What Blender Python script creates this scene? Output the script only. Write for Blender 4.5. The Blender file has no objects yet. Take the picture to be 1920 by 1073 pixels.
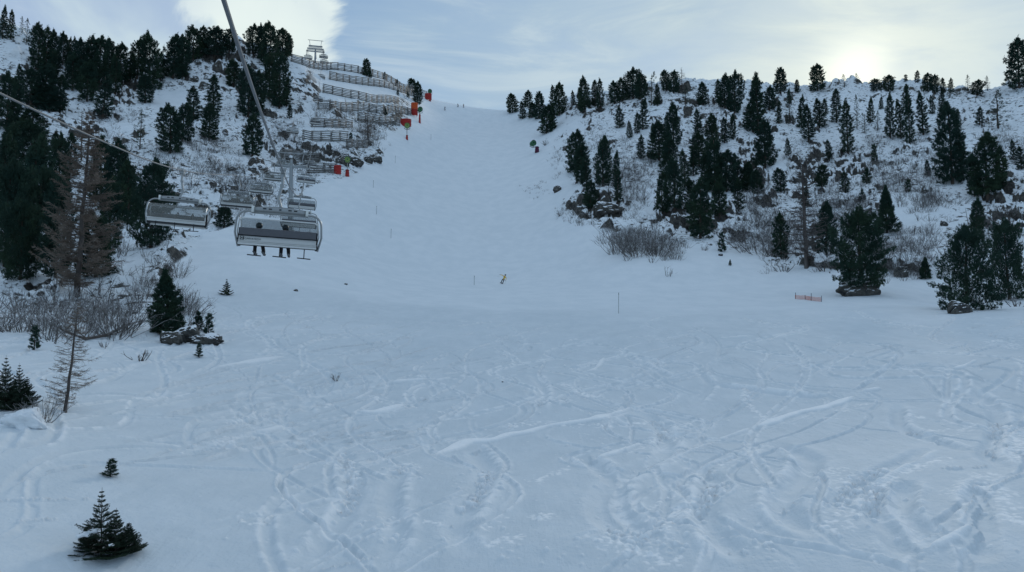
import bpy, bmesh, math, random
import numpy as np
from mathutils import Vector, Matrix

for _c in (bpy.data.objects, bpy.data.meshes, bpy.data.materials, bpy.data.lights, bpy.data.cameras):
    for _o in list(_c): _c.remove(_o)
SC = bpy.context.scene
COL = SC.collection
R = math.radians

# ------------------------------------------------------------------ camera
F = 1450.0                      # focal length in photo pixels (photo 1920 wide)
PITCH = R(4.1)
cam_d = bpy.data.cameras.new("camera"); cam_d.sensor_width = 36.0; cam_d.lens = F * 36.0 / 1920.0
cam_d.clip_start = 0.1; cam_d.clip_end = 4000
cam = bpy.data.objects.new("camera", cam_d); COL.objects.link(cam)
cam.location = (0, 0, 0); cam.rotation_euler = (math.pi / 2 + PITCH, 0, 0)
SC.camera = cam

# ------------------------------------------------------------------ world, sun, exposure
SUN_AZ = R(24.5); SUN_EL = R(17.9)      # azimuth from +Y towards +X
SUNV = Vector((math.sin(SUN_AZ) * math.cos(SUN_EL), math.cos(SUN_AZ) * math.cos(SUN_EL), math.sin(SUN_EL)))
W = bpy.data.worlds.new("World"); SC.world = W; W.use_nodes = True
SC.view_settings.view_transform = 'Standard'; SC.view_settings.look = 'None'
SC.view_settings.exposure = 0.42; SC.view_settings.gamma = 1.0

class NT:
    """tiny node helper"""
    def __init__(s, tree): s.t = tree; s.n = tree.nodes; s.l = tree.links
    def set(s, sock, v):
        if hasattr(v, 'bl_idname') or isinstance(v, bpy.types.NodeSocket): s.l.new(v, sock)
        elif v is not None: sock.default_value = v
    def node(s, kind, **kw):
        n = s.n.new(kind)
        for k, v in kw.items(): setattr(n, k, v)
        return n
    def math(s, op, a, b=None, c=None, clamp=False):
        n = s.node('ShaderNodeMath', operation=op, use_clamp=clamp)
        s.set(n.inputs[0], a); s.set(n.inputs[1], b)
        if c is not None: s.set(n.inputs[2], c)
        return n.outputs[0]
    def noise(s, vec, scale, detail=4, rough=.55, dist=0):
        n = s.node('ShaderNodeTexNoise'); s.set(n.inputs['Vector'], vec)
        n.inputs['Scale'].default_value = scale; n.inputs['Detail'].default_value = detail
        n.inputs['Roughness'].default_value = rough; n.inputs['Distortion'].default_value = dist
        return n.outputs['Fac']
    def ramp(s, v, a, b, lo=0., hi=1.):
        n = s.node('ShaderNodeMapRange'); n.interpolation_type = 'SMOOTHSTEP'
        s.set(n.inputs['Value'], v); s.set(n.inputs['From Min'], a); s.set(n.inputs['From Max'], b)
        s.set(n.inputs['To Min'], lo); s.set(n.inputs['To Max'], hi)
        return n.outputs[0]
    def mix(s, f, a, b):
        n = s.node('ShaderNodeMix', data_type='RGBA')
        s.set(n.inputs[0], f); s.set(n.inputs[6], a); s.set(n.inputs[7], b)
        return n.outputs[2]
    def mapping(s, vec, scale=(1, 1, 1), rot=(0, 0, 0), loc=(0, 0, 0)):
        n = s.node('ShaderNodeMapping'); s.set(n.inputs['Vector'], vec)
        n.inputs['Scale'].default_value = scale; n.inputs['Rotation'].default_value = rot; n.inputs['Location'].default_value = loc
        return n.outputs[0]
    def dot(s, vec, v):
        n = s.node('ShaderNodeVectorMath', operation='DOT_PRODUCT'); s.set(n.inputs[0], vec); n.inputs[1].default_value = tuple(v)
        return n.outputs['Value']

def pixdir(c, r):
    u = (c - 960) / F; v = (536.5 - r) / F
    return Vector((u, math.cos(PITCH) - v * math.sin(PITCH), math.sin(PITCH) + v * math.cos(PITCH)))

def build_world():
    t = NT(W.node_tree); W.node_tree.nodes.clear()
    out = t.node('ShaderNodeOutputWorld'); bg = t.node('ShaderNodeBackground')
    sky = t.node('ShaderNodeTexSky', sky_type='NISHITA'); sky.sun_disc = False
    sky.sun_elevation = SUN_EL; sky.sun_rotation = SUN_AZ
    sky.altitude = 1800; sky.air_density = 1.0; sky.dust_density = .6; sky.ozone_density = 1.6
    tc = t.node('ShaderNodeTexCoord'); d = tc.outputs['Generated']
    K = 10.0                                      # background strength is 1/K
    def col(r, g, b): return (r * K * .78, g * K * .80, b * K * .78, 1)
    # thin high cloud veil over the blue
    n1 = t.noise(t.mapping(d, (1, 1, 2.6)), 2.2, 6, .55, .4)
    n2 = t.noise(t.mapping(d, (1, 1, 3.2), loc=(4, 2, 1)), 5.5, 6, .6, .3)
    veil = t.ramp(t.math('ADD', t.math('MULTIPLY', n1, .7), t.math('MULTIPLY', n2, .3)), .30, .72, .50, .97)
    base = t.mix(veil, sky.outputs[0], t.mix(n2, col(.21, .345, .56), col(.31, .45, .62)))
    sz = t.node('ShaderNodeSeparateXYZ'); t.l.new(d, sz.inputs[0])
    base = t.mix(t.ramp(sz.outputs['Z'], .45, .85, 0, 1.), base, t.mix(n2, col(.35, .455, .62), col(.45, .555, .69)))  # unseen sky overhead brightened to add fill light on the snow
    # billowing cloud over the left ridge
    cdir = pixdir(505, 15).normalized()
    a = t.dot(d, cdir)
    n3 = t.noise(d, 9, 7, .6, .5)
    left = t.ramp(t.math('ADD', a, t.math('MULTIPLY', t.math('SUBTRACT', n3, .5), .016)), math.cos(R(5.4)), math.cos(R(3.7)))
    n4 = t.noise(t.mapping(d, (1, 1, 1.6)), 4.2, 5, .5, .6)
    lb = t.mix(t.ramp(n4, .40, .58), col(.42, .52, .70), col(.66, .76, .80))
    leftb = t.ramp(t.math('ADD', t.dot(d, pixdir(150, -30).normalized()), t.math('MULTIPLY', t.math('SUBTRACT', n3, .5), .03)), math.cos(R(16)), math.cos(R(12)))
    base = t.mix(t.math('MULTIPLY', leftb, .75), base, lb)
    base = t.mix(t.math('MULTIPLY', left, .92), base, t.mix(t.ramp(n4, .35, .6), col(.66, .74, .80), col(.80, .87, .86)))
    # the sun behind thin cloud: broad and tight forward scattering
    s = t.math('MAXIMUM', t.dot(d, SUNV), 0.0)
    g1 = t.math('MULTIPLY', t.math('POWER', s, 9.0), .75)
    g2 = t.math('MULTIPLY', t.math('POWER', s, 110.0), .80)
    g3 = t.math('MULTIPLY', t.math('POWER', s, 1500.0), .8)
    n5 = t.noise(t.mapping(d, (1, 1, 4.5), rot=(0, .12, 0), loc=(7, 1, 3)), 4.0, 7, .62, .8)
    nz = t.ramp(n5, .3, .7, .62, 1.12)
    base = t.mix(t.math('MINIMUM', t.math('MULTIPLY', g1, nz), 1.0), base, col(.60, .685, .70))
    base = t.mix(t.math('MINIMUM', t.math('MULTIPLY', g2, nz), 1.0), base, col(.88, .91, .83))
    base = t.mix(t.math('MINIMUM', g3, 1.0), base, col(1.15, 1.15, 1.03))
    base = t.mix(t.ramp(n5, .52, .75, 0, .30), base, col(.70, .77, .79))
    t.l.new(base, bg.inputs[0]); bg.inputs[1].default_value = 1.0 / K
    t.l.new(bg.outputs[0], out.inputs[0])
build_world()
sun_d = bpy.data.lights.new("sun", 'SUN'); sun_d.energy = 1.7; sun_d.angle = R(12); sun_d.color = (1.0, .95, .86)
sun = bpy.data.objects.new("sun", sun_d); COL.objects.link(sun)
sun.rotation_euler = SUNV.to_track_quat('Z', 'Y').to_euler()

# ------------------------------------------------------------------ numpy helpers
def hash2(ix, iy, seed):
    h = (ix.astype(np.int64) * 374761393 + iy.astype(np.int64) * 668265263 + seed * 1442695041) & 0xffffffff
    h = ((h ^ (h >> 13)) * 1274126177) & 0xffffffff
    return ((h ^ (h >> 16)) & 0xffffff) / float(0xffffff)
def vnoise(x, y, seed=0):
    ix = np.floor(x); iy = np.floor(y); fx = x - ix; fy = y - iy
    fx = fx * fx * fx * (fx * (fx * 6 - 15) + 10); fy = fy * fy * fy * (fy * (fy * 6 - 15) + 10)
    a = hash2(ix, iy, seed); b = hash2(ix + 1, iy, seed); c = hash2(ix, iy + 1, seed); d = hash2(ix + 1, iy + 1, seed)
    return (a + (b - a) * fx) * (1 - fy) + (c + (d - c) * fx) * fy
def fbm(x, y, oct=4, seed=0, gain=.5):
    s = np.zeros_like(x); a = 1.; t = 0.
    for o in range(oct):
        s += a * vnoise(x * 2 ** o + 17.3 * o, y * 2 ** o - 9.1 * o, seed + o); t += a; a *= gain
    return s / t
def bumps(x, y, cell, seed, density=.6, flat=.7):
    """boulder-like rounded bumps scattered over jittered cells: returns 0..1"""
    ix = np.floor(x / cell); iy = np.floor(y / cell); out = np.zeros_like(x)
    for dx in (-1, 0, 1):
        for dy in (-1, 0, 1):
            cx = ix + dx; cy = iy + dy
            h = hash2(cx, cy, seed + 3)
            px = (cx + .15 + .7 * hash2(cx, cy, seed)) * cell; py = (cy + .15 + .7 * hash2(cx, cy, seed + 1)) * cell
            rad = cell * (.18 + .42 * hash2(cx, cy, seed + 2))
            ang = hash2(cx, cy, seed + 5) * 3.14; ca = np.cos(ang); sa = np.sin(ang)
            ux = (x - px) * ca + (y - py) * sa; uy = -(x - px) * sa + (y - py) * ca
            d2 = (np.abs(ux) ** 2.6 + np.abs(uy * 1.5) ** 2.6) ** (2 / 2.6) / (rad * rad)
            v = np.where((h < density) & (d2 < 1), (rad / (cell * .6)) * np.sqrt(np.clip(1 - d2 ** 2, 0, 1)), 0)
            out = np.maximum(out, v)
    return out
def sstep(a, b, x):
    t = np.clip((x - a) / (b - a), 0, 1); return t * t * (3 - 2 * t)
def pchip(xk, yk, x):
    xk = np.asarray(xk, float); yk = np.asarray(yk, float)
    h = np.diff(xk); d = np.diff(yk) / h; m = np.zeros_like(yk)
    m[0] = d[0]; m[-1] = d[-1]
    for i in range(1, len(xk) - 1):
        if d[i - 1] * d[i] > 0:
            w1 = 2 * h[i] + h[i - 1]; w2 = h[i] + 2 * h[i - 1]
            m[i] = (w1 + w2) / (w1 / d[i - 1] + w2 / d[i])
    k = np.clip(np.searchsorted(xk, x) - 1, 0, len(xk) - 2)
    t = (x - xk[k]) / h[k]
    return ((2 * t ** 3 - 3 * t ** 2 + 1) * yk[k] + (t ** 3 - 2 * t ** 2 + t) * h[k] * m[k]
            + (-2 * t ** 3 + 3 * t ** 2) * yk[k + 1] + (t ** 3 - t ** 2) * h[k] * m[k + 1])
def pix_te(c, r):
    """photo pixel -> (azimuth, tan of elevation)"""
    d = pixdir(c, r); return math.atan2(d.x, d.y), d.z / math.hypot(d.x, d.y)
def gsmooth(a, sig):
    n = int(3 * sig) + 1; k = np.exp(-.5 * (np.arange(-n, n + 1) / sig) ** 2); k /= k.sum()
    p = np.pad(a, n, mode='edge'); return np.convolve(p, k, 'valid')

# ------------------------------------------------------------------ the terrain: a real heightfield z(azimuth, distance)
RINGS = {   # horizontal distance in metres -> (column, row) where that ring crosses the view
 26: [(0, 1020), (190, 1040), (600, 1050), (1920, 1040)],
 40: [(0, 760), (125, 772), (300, 800), (450, 820), (600, 835), (900, 850), (1920, 850)],
 60: [(0, 640), (150, 642), (300, 655), (450, 662), (600, 672), (750, 685), (950, 690), (1150, 690), (1920, 684)],
 85: [(0, 560), (150, 555), (300, 560), (450, 565), (600, 578), (750, 592), (950, 600), (1160, 590), (1400, 590), (1600, 588), (1920, 592)],
 110: [(0, 500), (150, 490), (300, 470), (450, 480), (600, 520), (750, 555), (950, 565), (1160, 562), (1400, 560), (1560, 554), (1620, 552), (1750, 566), (1850, 570), (1920, 566)],
 150: [(0, 400), (150, 400), (300, 390), (450, 405), (550, 430), (650, 470), (750, 505), (850, 520), (950, 525), (1050, 515), (1160, 480), (1300, 475), (1400, 485), (1500, 490), (1600, 470), (1700, 460), (1800, 450), (1920, 440)],
 200: [(0, 270), (150, 270), (300, 260), (450, 300), (550, 330), (650, 340), (700, 370), (750, 400), (850, 430), (950, 440), (1050, 410), (1100, 370), (1200, 360), (1300, 370), (1400, 370), (1500, 380), (1600, 360), (1700, 350), (1800, 350), (1920, 330)],
 250: [(0, 120), (150, 170), (300, 180), (450, 190), (550, 210), (650, 240), (720, 290), (800, 340), (900, 360), (1000, 340), (1060, 300), (1100, 290), (1200, 270), (1400, 260), (1600, 260), (1750, 250), (1920, 220)],
 300: [(0, 40), (60, 62), (150, 100), (250, 125), (350, 130), (420, 90), (540, 113), (585, 125), (620, 136), (650, 150), (700, 180), (740, 210), (780, 243), (850, 285), (950, 290), (1020, 270), (1080, 235), (1200, 200), (1300, 188), (1400, 184), (1500, 190), (1600, 175), (1640, 185), (1700, 165), (1750, 178), (1850, 192), (1920, 172)],
 345: [(640, 134), (700, 152), (780, 182), (820, 222), (900, 245), (950, 245), (1000, 225), (1060, 198), (1150, 172)],
}
RIDGE = [(-200, 20, 290), (0, 42, 290), (60, 68, 290), (130, 98, 285), (200, 122, 285), (300, 124, 285), (350, 112, 290), (400, 92, 295), (430, 88, 295), (480, 100, 295),
 (540, 108, 300), (585, 116, 305), (620, 124, 310), (665, 132, 325), (700, 140, 335), (740, 155, 345), (780, 172, 360), (800, 182, 375), (850, 198, 390), (900, 208, 395),
 (940, 211, 395), (965, 206, 385), (1000, 198, 365), (1050, 182, 352), (1080, 172, 348), (1100, 174, 345), (1150, 172, 338), (1200, 164, 335), (1250, 158, 335), (1300, 154, 335), (1340, 154, 335),
 (1400, 160, 332), (1450, 168, 332), (1500, 167, 332), (1530, 164, 332), (1570, 152, 332), (1605, 149, 332), (1640, 166, 332), (1680, 155, 330), (1710, 150, 330), (1740, 158, 330), (1780, 172, 330),
 (1830, 180, 330), (1870, 172, 325), (1895, 158, 320), (1920, 150, 318), (2150, 120, 310)]
TH = np.radians(np.linspace(-60, 60, 481))          # coarse azimuth samples
rid = np.array([(pix_te(c, r)[0], pix_te(c, r)[1], D) for c, r, D in RIDGE])
rid_te = gsmooth(np.interp(TH, rid[:, 0], rid[:, 1]), .8); rid_R = gsmooth(np.interp(TH, rid[:, 0], rid[:, 2]), 5)
ringz = {}
for D, pl in RINGS.items():
    a = np.array([pix_te(c, r) for c, r in pl]); z = np.interp(TH, a[:, 0], a[:, 1]) * D
    ringz[D] = gsmooth(z, 6 if D < 120 else 4 if D < 290 else 2)
rr_f = np.concatenate([np.linspace(1.5, 11.5, 14), np.geomspace(12, 70, 780)[:-1], np.geomspace(70, 425, 500), np.linspace(430, 900, 22)])
Zc = np.zeros((len(TH), len(rr_f)))
for i in range(len(TH)):
    xk = [0, 6, 14]; yk = [-9.4, -9.0, -8.5]
    Rr = rid_R[i]; zr = rid_te[i] * Rr
    for D in sorted(RINGS):
        if D == 345 and not (pix_te(640, 134)[0] < TH[i] < pix_te(1150, 172)[0]): continue
        if D < Rr - 7: xk.append(D); yk.append(ringz[D][i])
    yk[-1] = min(yk[-1], zr - 2)
    xk += [Rr, Rr + 14, Rr + 60, Rr + 220, 1200]; yk += [zr, zr - 1.5, zr - 16, zr - 80, zr - 330]
    Zc[i] = pchip(xk, yk, rr_f)
for j in range(Zc.shape[1]): Zc[:, j] = gsmooth(Zc[:, j], 1.2 + 2.6 * float(sstep(270, 295, rr_f[j])))
fine = np.radians(np.linspace(-41, 41, 1160))
outL = np.radians(np.linspace(-180, -41.8, 56)); th_f = np.concatenate([outL, fine, -outL[::-1]])
NTH, NR = len(th_f), len(rr_f)
Z = np.zeros((NTH, NR))
ti = np.interp(np.clip(th_f, TH[0], TH[-1]), TH, np.arange(len(TH))); t0 = np.floor(ti).astype(int); t1 = np.minimum(t0 + 1, len(TH) - 1); tf = (ti - t0)[:, None]
Z = Zc[t0] * (1 - tf) + Zc[t1] * tf
wb = sstep(R(48), R(120), np.abs(th_f))[:, None]
Z = Z * (1 - wb) + wb * (-9.2 - .16 * rr_f[None, :] + 0 * Z)
TT, RR = np.meshgrid(th_f, rr_f, indexing='ij')
X = RR * np.sin(TT); Y = RR * np.cos(TT)
# photo column/row of every vertex of the smooth terrain (used to lay the rocky zones on the hillsides)
def project(x, y, z):
    d = y * math.cos(PITCH) + z * math.sin(PITCH); d = np.where(d < .5, .5, d)
    return 960 + F * x / d, 536.5 - F * (z * math.cos(PITCH) - y * math.sin(PITCH)) / d
PC, PR = project(X, Y, Z)
RIDs = np.interp(TT[:, 0], TH, rid_R)[:, None]
front = (RR < RIDs + 8) & (np.abs(TT) < R(60))
LE = [(60, 800), (175, 800), (190, 785), (235, 752), (270, 716), (300, 706), (325, 668), (345, 610), (370, 545), (400, 455), (440, 385), (480, 350), (520, 325), (560, 300), (620, 285), (640, 180), (665, -60), (700, -500)]
RE = [(150, 1110), (200, 1062), (230, 1062), (260, 1045), (300, 1050), (350, 1060), (400, 1088), (430, 1122), (455, 1240), (470, 1400), (490, 1440), (500, 1500), (512, 1640), (522, 1950), (540, 2600), (700, 2800)]
le = np.interp(PR, [a for a, b in LE], [b for a, b in LE]); re_ = np.interp(PR, [a for a, b in RE], [b for a, b in RE])
nzE = (fbm(X / 9, Y / 9, 3, 5) - .5) * 60
rough = np.maximum(sstep(14, -22, PC - le + nzE), sstep(-14, 22, PC - re_ + nzE))
rough *= np.where(PC < 900, sstep(650, 575, PR), 1.0)
rough = np.where(front, rough, .6)
def zone(c, r, a, b, soft=.5): return sstep(1 + soft, 1 - soft, np.sqrt(((PC - c) / a) ** 2 + ((PR - r) / b) ** 2) + (nzE / 120))
for c, r, a, b, k in [(690, 160, 105, 40, .95), (590, 130, 60, 30, .7), (330, 195, 45, 28, .7), (245, 235, 45, 16, .6), (30, 80, 25, 45, .6), (1690, 200, 60, 30, .65), (1462, 300, 24, 46, .8), (1560, 212, 26, 30, .6),
                      (1715, 415, 60, 50, .75), (1205, 375, 40, 34, .6), (1190, 250, 40, 18, .5), (590, 200, 20, 60, .5), (1330, 178, 30, 14, .6), (440, 300, 40, 26, .5), (1080, 240, 20, 22, .8),
                      (1640, 300, 30, 24, .4), (1890, 230, 40, 30, .4), (250, 480, 40, 60, .5), (620, 250, 110, 40, .35), (600, 320, 80, 25, .3)]:
    rough *= 1 - k * zone(c, r, a, b)
crag = np.zeros_like(X)
for c, r, a, b, k in [(432, 130, 40, 55, 1), (1565, 312, 85, 30, 1), (1118, 385, 55, 22, .9), (1290, 405, 80, 26, .9), (1880, 385, 48, 60, .9), (572, 165, 30, 22, .35), (215, 165, 40, 35, .9),
                      (1405, 320, 40, 30, .8), (1850, 210, 60, 40, .5), (1130, 195, 60, 25, .5), (520, 265, 40, 25, .5), (1330, 230, 60, 40, .4), (70, 548, 80, 14, .9), (600, 290, 60, 16, .6), (1700, 175, 90, 25, .5), (1485, 225, 60, 45, .5)]:
    crag = np.maximum(crag, k * zone(c, r, a, b))
crag = np.where(front, crag, 0)
amp = sstep(60, 110, RR)
wx = X + 3 * (fbm(X / 5, Y / 5, 3, 71) - .5); wy = Y + 3 * (fbm(X / 5, Y / 5, 3, 72) - .5)
und = (fbm(X / 30, Y / 30, 3, 1) - .5) * 3.5 * amp * rough + (fbm(X / 10, Y / 10, 3, 2) - .5) * 3.4 * rough * amp
b1 = bumps(wx, wy, 5.5, 11, .55); b2 = bumps(wx, wy, 2.6, 23, .5); b3 = bumps(wx + 1, wy, 1.6, 31, .4)
patch = sstep(.42, .58, fbm(X / 14, Y / 14, 3, 44))
rk = rough * amp * (.35 + .65 * np.maximum(patch, crag))
disp = und + rk * (b1 * 1.9 * (.4 + .6 * patch) + b2 * 1.1 + b3 * .55) + rk * (fbm(X / 1.6, Y / 1.6, 3, 7) - .5) * .7
# crags: broken ledges
base_w = Z + (fbm(X / 7, Y / 7, 4, 91) - .5) * 9
st = 4.0; q = base_w / st; fq = q - np.floor(q)
ledge = (sstep(.32, .68, fq) - fq) * st
colm = (bumps(wx, wy, 4, 55, .9) - .3) * 2.2 + (fbm(X / 2.2, Y / 2.2, 3, 57) - .5) * 1.8
disp += crag * amp * (ledge * 1.1 + colm)
# slow swells of the open snow
disp += (fbm(X / 16, Y / 16, 3, 101) - .5) * .9 * sstep(14, 30, RR) * (1 - rough) * sstep(160, 90, RR)
disp += (fbm(X / 40, Y / 60, 2, 103) - .5) * .8 * sstep(90, 140, RR) * (1 - rough)
disp += (fbm(X / 2.5, Y / 2.5, 3, 105) - .5) * .10 * (1 - rough) * sstep(130, 90, RR)
Z = Z + disp
def ground_from_pix(c, r, smooth=True):
    """first point of the terrain met along the ray of a photo pixel (the ridge crest if the ray passes over it)"""
    th, te = pix_te(c, r)
    k = np.interp(th, th_f, np.arange(NTH)); k0 = int(k); f = k - k0
    zz = Z[k0] * (1 - f) + Z[k0 + 1] * f
    m = zz[14:] / rr_f[14:]; idx = np.nonzero(m >= te)[0]
    if len(idx) == 0 or rr_f[14 + idx[0]] > 425:
        lim = rr_f[14:] < 410; j = int(np.argmax(np.where(lim, m, -9)))
    else: j = int(idx[0])
    rr = rr_f[14 + j]
    if len(idx) and j > 0 and j == idx[0]:
        a, b = m[j - 1], m[j]; u = np.clip((te - a) / (b - a + 1e-9), 0, 1); rr = rr_f[13 + j] * (1 - u) + rr_f[14 + j] * u
    return Vector((rr * math.sin(th), rr * math.cos(th), float(np.interp(rr, rr_f, zz))))
def ground_z(x, y):
    th = math.atan2(x, y); r = math.hypot(x, y)
    k = np.interp(th, th_f, np.arange(NTH)); k0 = min(int(k), NTH - 2); f = k - k0
    return float(np.interp(r, rr_f, Z[k0] * (1 - f) + Z[k0 + 1] * f))
GP = ground_from_pix

# ---- ski tracks: trenches and lips pressed into the snow, rasterised on a local height map
HX0, HX1, HY0, HY1, HS = -72., 72., 9., 112., .066
hw = int((HX1 - HX0) / HS); hh = int((HY1 - HY0) / HS)
HT = np.zeros((hh, hw), np.float32); FR = np.zeros((hh, hw), np.float32)  # FR: whitening mask for torn snow and painted-in lit lip faces
rnd = random.Random(7)
gy, gx = np.mgrid[0:hh, 0:hw]
nchunk = fbm(gx * HS / .38, gy * HS / .38, 3, 201).astype(np.float32)
nwav = fbm(gx * HS / 2.2, gy * HS / 2.2, 2, 205).astype(np.float32)
ncr = fbm(gx * HS / .15, gy * HS / .15, 2, 211).astype(np.float32)
def stamp(pts, width, depth, lip, fresh_lit, side=0, wid_noise=.3, ex=6):
    """pts: world xy polyline; side>0: lip thrown to the left of travel"""
    P = []
    for (x0, y0), (x1, y1) in zip(pts[:-1], pts[1:]):
        n = max(1, int(math.hypot(x1 - x0, y1 - y0) / .12))
        for k in range(n): P.append((x0 + (x1 - x0) * k / n, y0 + (y1 - y0) * k / n))
    if len(P) < 4: return
    P = np.array(P); T = np.gradient(P, axis=0); T /= np.linalg.norm(T, axis=1)[:, None] + 1e-9
    Wd = width * 2.4; nw = int(Wd / HS) + 2
    ix0 = int(max(0, (P[:, 0].min() - Wd - HX0) / HS)); ix1 = int(min(hw, (P[:, 0].max() + Wd - HX0) / HS + 1))
    iy0 = int(max(0, (P[:, 1].min() - Wd - HY0) / HS)); iy1 = int(min(hh, (P[:, 1].max() + Wd - HY0) / HS + 1))
    if ix1 - ix0 < 3 or iy1 - iy0 < 3: return
    D = np.full((iy1 - iy0, ix1 - ix0), 99., np.float32); A = np.zeros_like(D); n = len(P)
    for k in range(n):
        cx = (P[k, 0] - HX0) / HS - ix0; cy = (P[k, 1] - HY0) / HS - iy0
        a, b = int(max(0, cx - nw)), int(min(D.shape[1], cx + nw)); c, d = int(max(0, cy - nw)), int(min(D.shape[0], cy + nw))
        if b <= a or d <= c: continue
        xx = (np.arange(a, b) - cx)[None, :] * HS; yy = (np.arange(c, d) - cy)[:, None] * HS
        s = xx * -T[k, 1] + yy * T[k, 0]; dd = np.sqrt(xx * xx + yy * yy) * np.where(s < 0, -1, 1)
        sub = D[c:d, a:b]; m = np.abs(dd) < np.abs(sub); sub[m] = dd[m]
        A[c:d, a:b][m] = min(1, min(k, n - 1 - k) / max(8., n * .12))
    ok = np.abs(D) < Wd; A = np.where(ok, A, 0)
    nc = nchunk[iy0:iy1, ix0:ix1]; nv = nwav[iy0:iy1, ix0:ix1]
    Dn = D + (nv - .5) * width * wid_noise
    depth = depth * 1.35; lip = lip * 1.25
    h = -depth * np.exp(-(np.abs(Dn) / (width * .5)) ** ex)
    for sg in (1, -1):
        g = lip * (1.0 if (side == 0 or side == sg) else .25)
        e = np.exp(-((Dn * sg - width * .78) / (width * .28)) ** 2)
        h = h + g * e * (.45 + 1.1 * nc)
    fm = fresh_lit * np.exp(-((np.abs(Dn) - width * .72) / (width * .34)) ** 2) * sstep(.42, .60, nc + .06) * (1 if side == 0 else np.where(Dn * side > 0, 1, .25))  # lit faces of the lips brightened through the colour mask
    old = HT[iy0:iy1, ix0:ix1]; hA = (h * A).astype(np.float32); HT[iy0:iy1, ix0:ix1] = np.where(hA < -.01, np.minimum(np.where(old > 0, 0, old), hA), np.where(old < 0, old + hA * .4, np.maximum(old, hA)))
    FR[iy0:iy1, ix0:ix1] = np.maximum(FR[iy0:iy1, ix0:ix1], (fm * A).astype(np.float32))
def crumbs(pts, width, dens):
    """a band of crumbly torn snow"""
    for (x0, y0), (x1, y1) in zip(pts[:-1], pts[1:]):
        n = max(1, int(math.hypot(x1 - x0, y1 - y0) / .25))
        for k in range(n):
            x = x0 + (x1 - x0) * k / n; y = y0 + (y1 - y0) * k / n; w = width * rnd.uniform(.5, 1.1); nw = int(w / HS) + 2; cx = (x - HX0) / HS; cy = (y - HY0) / HS
            a, b, c, d = int(max(0, cx - nw)), int(min(hw, cx + nw)), int(max(0, cy - nw)), int(min(hh, cy + nw))
            if b <= a or d <= c: continue
            g = sstep(w, w * .2, np.hypot((np.arange(a, b) - cx)[None, :] * HS, (np.arange(c, d) - cy)[:, None] * HS))
            m = sstep(.675 - .14 * dens * g, .75 - .14 * dens * g, ncr[c:d, a:b]) * (g > .02) * (.55 + .45 * g); FR[c:d, a:b] = np.maximum(FR[c:d, a:b], m)
            HT[c:d, a:b] = np.where(m > .3, np.maximum(HT[c:d, a:b], .022 * m), HT[c:d, a:b])
def cut(pts, width, h, fr=1.):
    """a traverse cut: the broken edge of a wind crust, a thick strip of torn snow, its lit face painted white"""
    P = []
    for (x0, y0), (x1, y1) in zip(pts[:-1], pts[1:]):
        n = max(1, int(math.hypot(x1 - x0, y1 - y0) / .1))
        for k in range(n): P.append((x0 + (x1 - x0) * k / n, y0 + (y1 - y0) * k / n))
    n = len(P)
    for k, (x, y) in enumerate(P):
        w = width * 1.7 * (.35 + 1.3 * vnoise(np.array([k * .035 + x]), np.array([y * .3]), 301)[0]) * min(1, 5 * min(k, n - k) / n + .15)
        nw = int(w * 2 / HS) + 2; cx = (x - HX0) / HS; cy = (y - HY0) / HS
        a, b, c, d = int(max(0, cx - nw)), int(min(hw, cx + nw)), int(max(0, cy - nw)), int(min(hh, cy + nw))
        if b <= a or d <= c: continue
        dd = np.hypot((np.arange(a, b) - cx)[None, :] * HS, (np.arange(c, d) - cy)[:, None] * HS)
        g = sstep(w * 1.1, w * .6, dd)
        FR[c:d, a:b] = np.maximum(FR[c:d, a:b], fr * g)
        HT[c:d, a:b] = np.maximum(HT[c:d, a:b], h * g)
def gl(pl): return [(lambda p: (p.x, p.y))(GP(c, r)) for c, r in pl]
def smooth_pl(pl, n=6):
    a = np.array(pl, float); t = np.arange(len(a)); tt = np.linspace(0, len(a) - 1, (len(a) - 1) * n + 1)
    if len(a) < 3: return [tuple(p) for p in np.stack([np.interp(tt, t, a[:, 0]), np.interp(tt, t, a[:, 1])], 1)]
    def cr(v):
        m = np.gradient(v); k = np.clip(tt.astype(int), 0, len(v) - 2); u = tt - k
        return (2 * u ** 3 - 3 * u ** 2 + 1) * v[k] + (u ** 3 - 2 * u ** 2 + u) * m[k] + (-2 * u ** 3 + 3 * u ** 2) * v[k + 1] + (u ** 3 - u ** 2) * m[k + 1]
    return list(zip(cr(a[:, 0]), cr(a[:, 1])))
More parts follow.
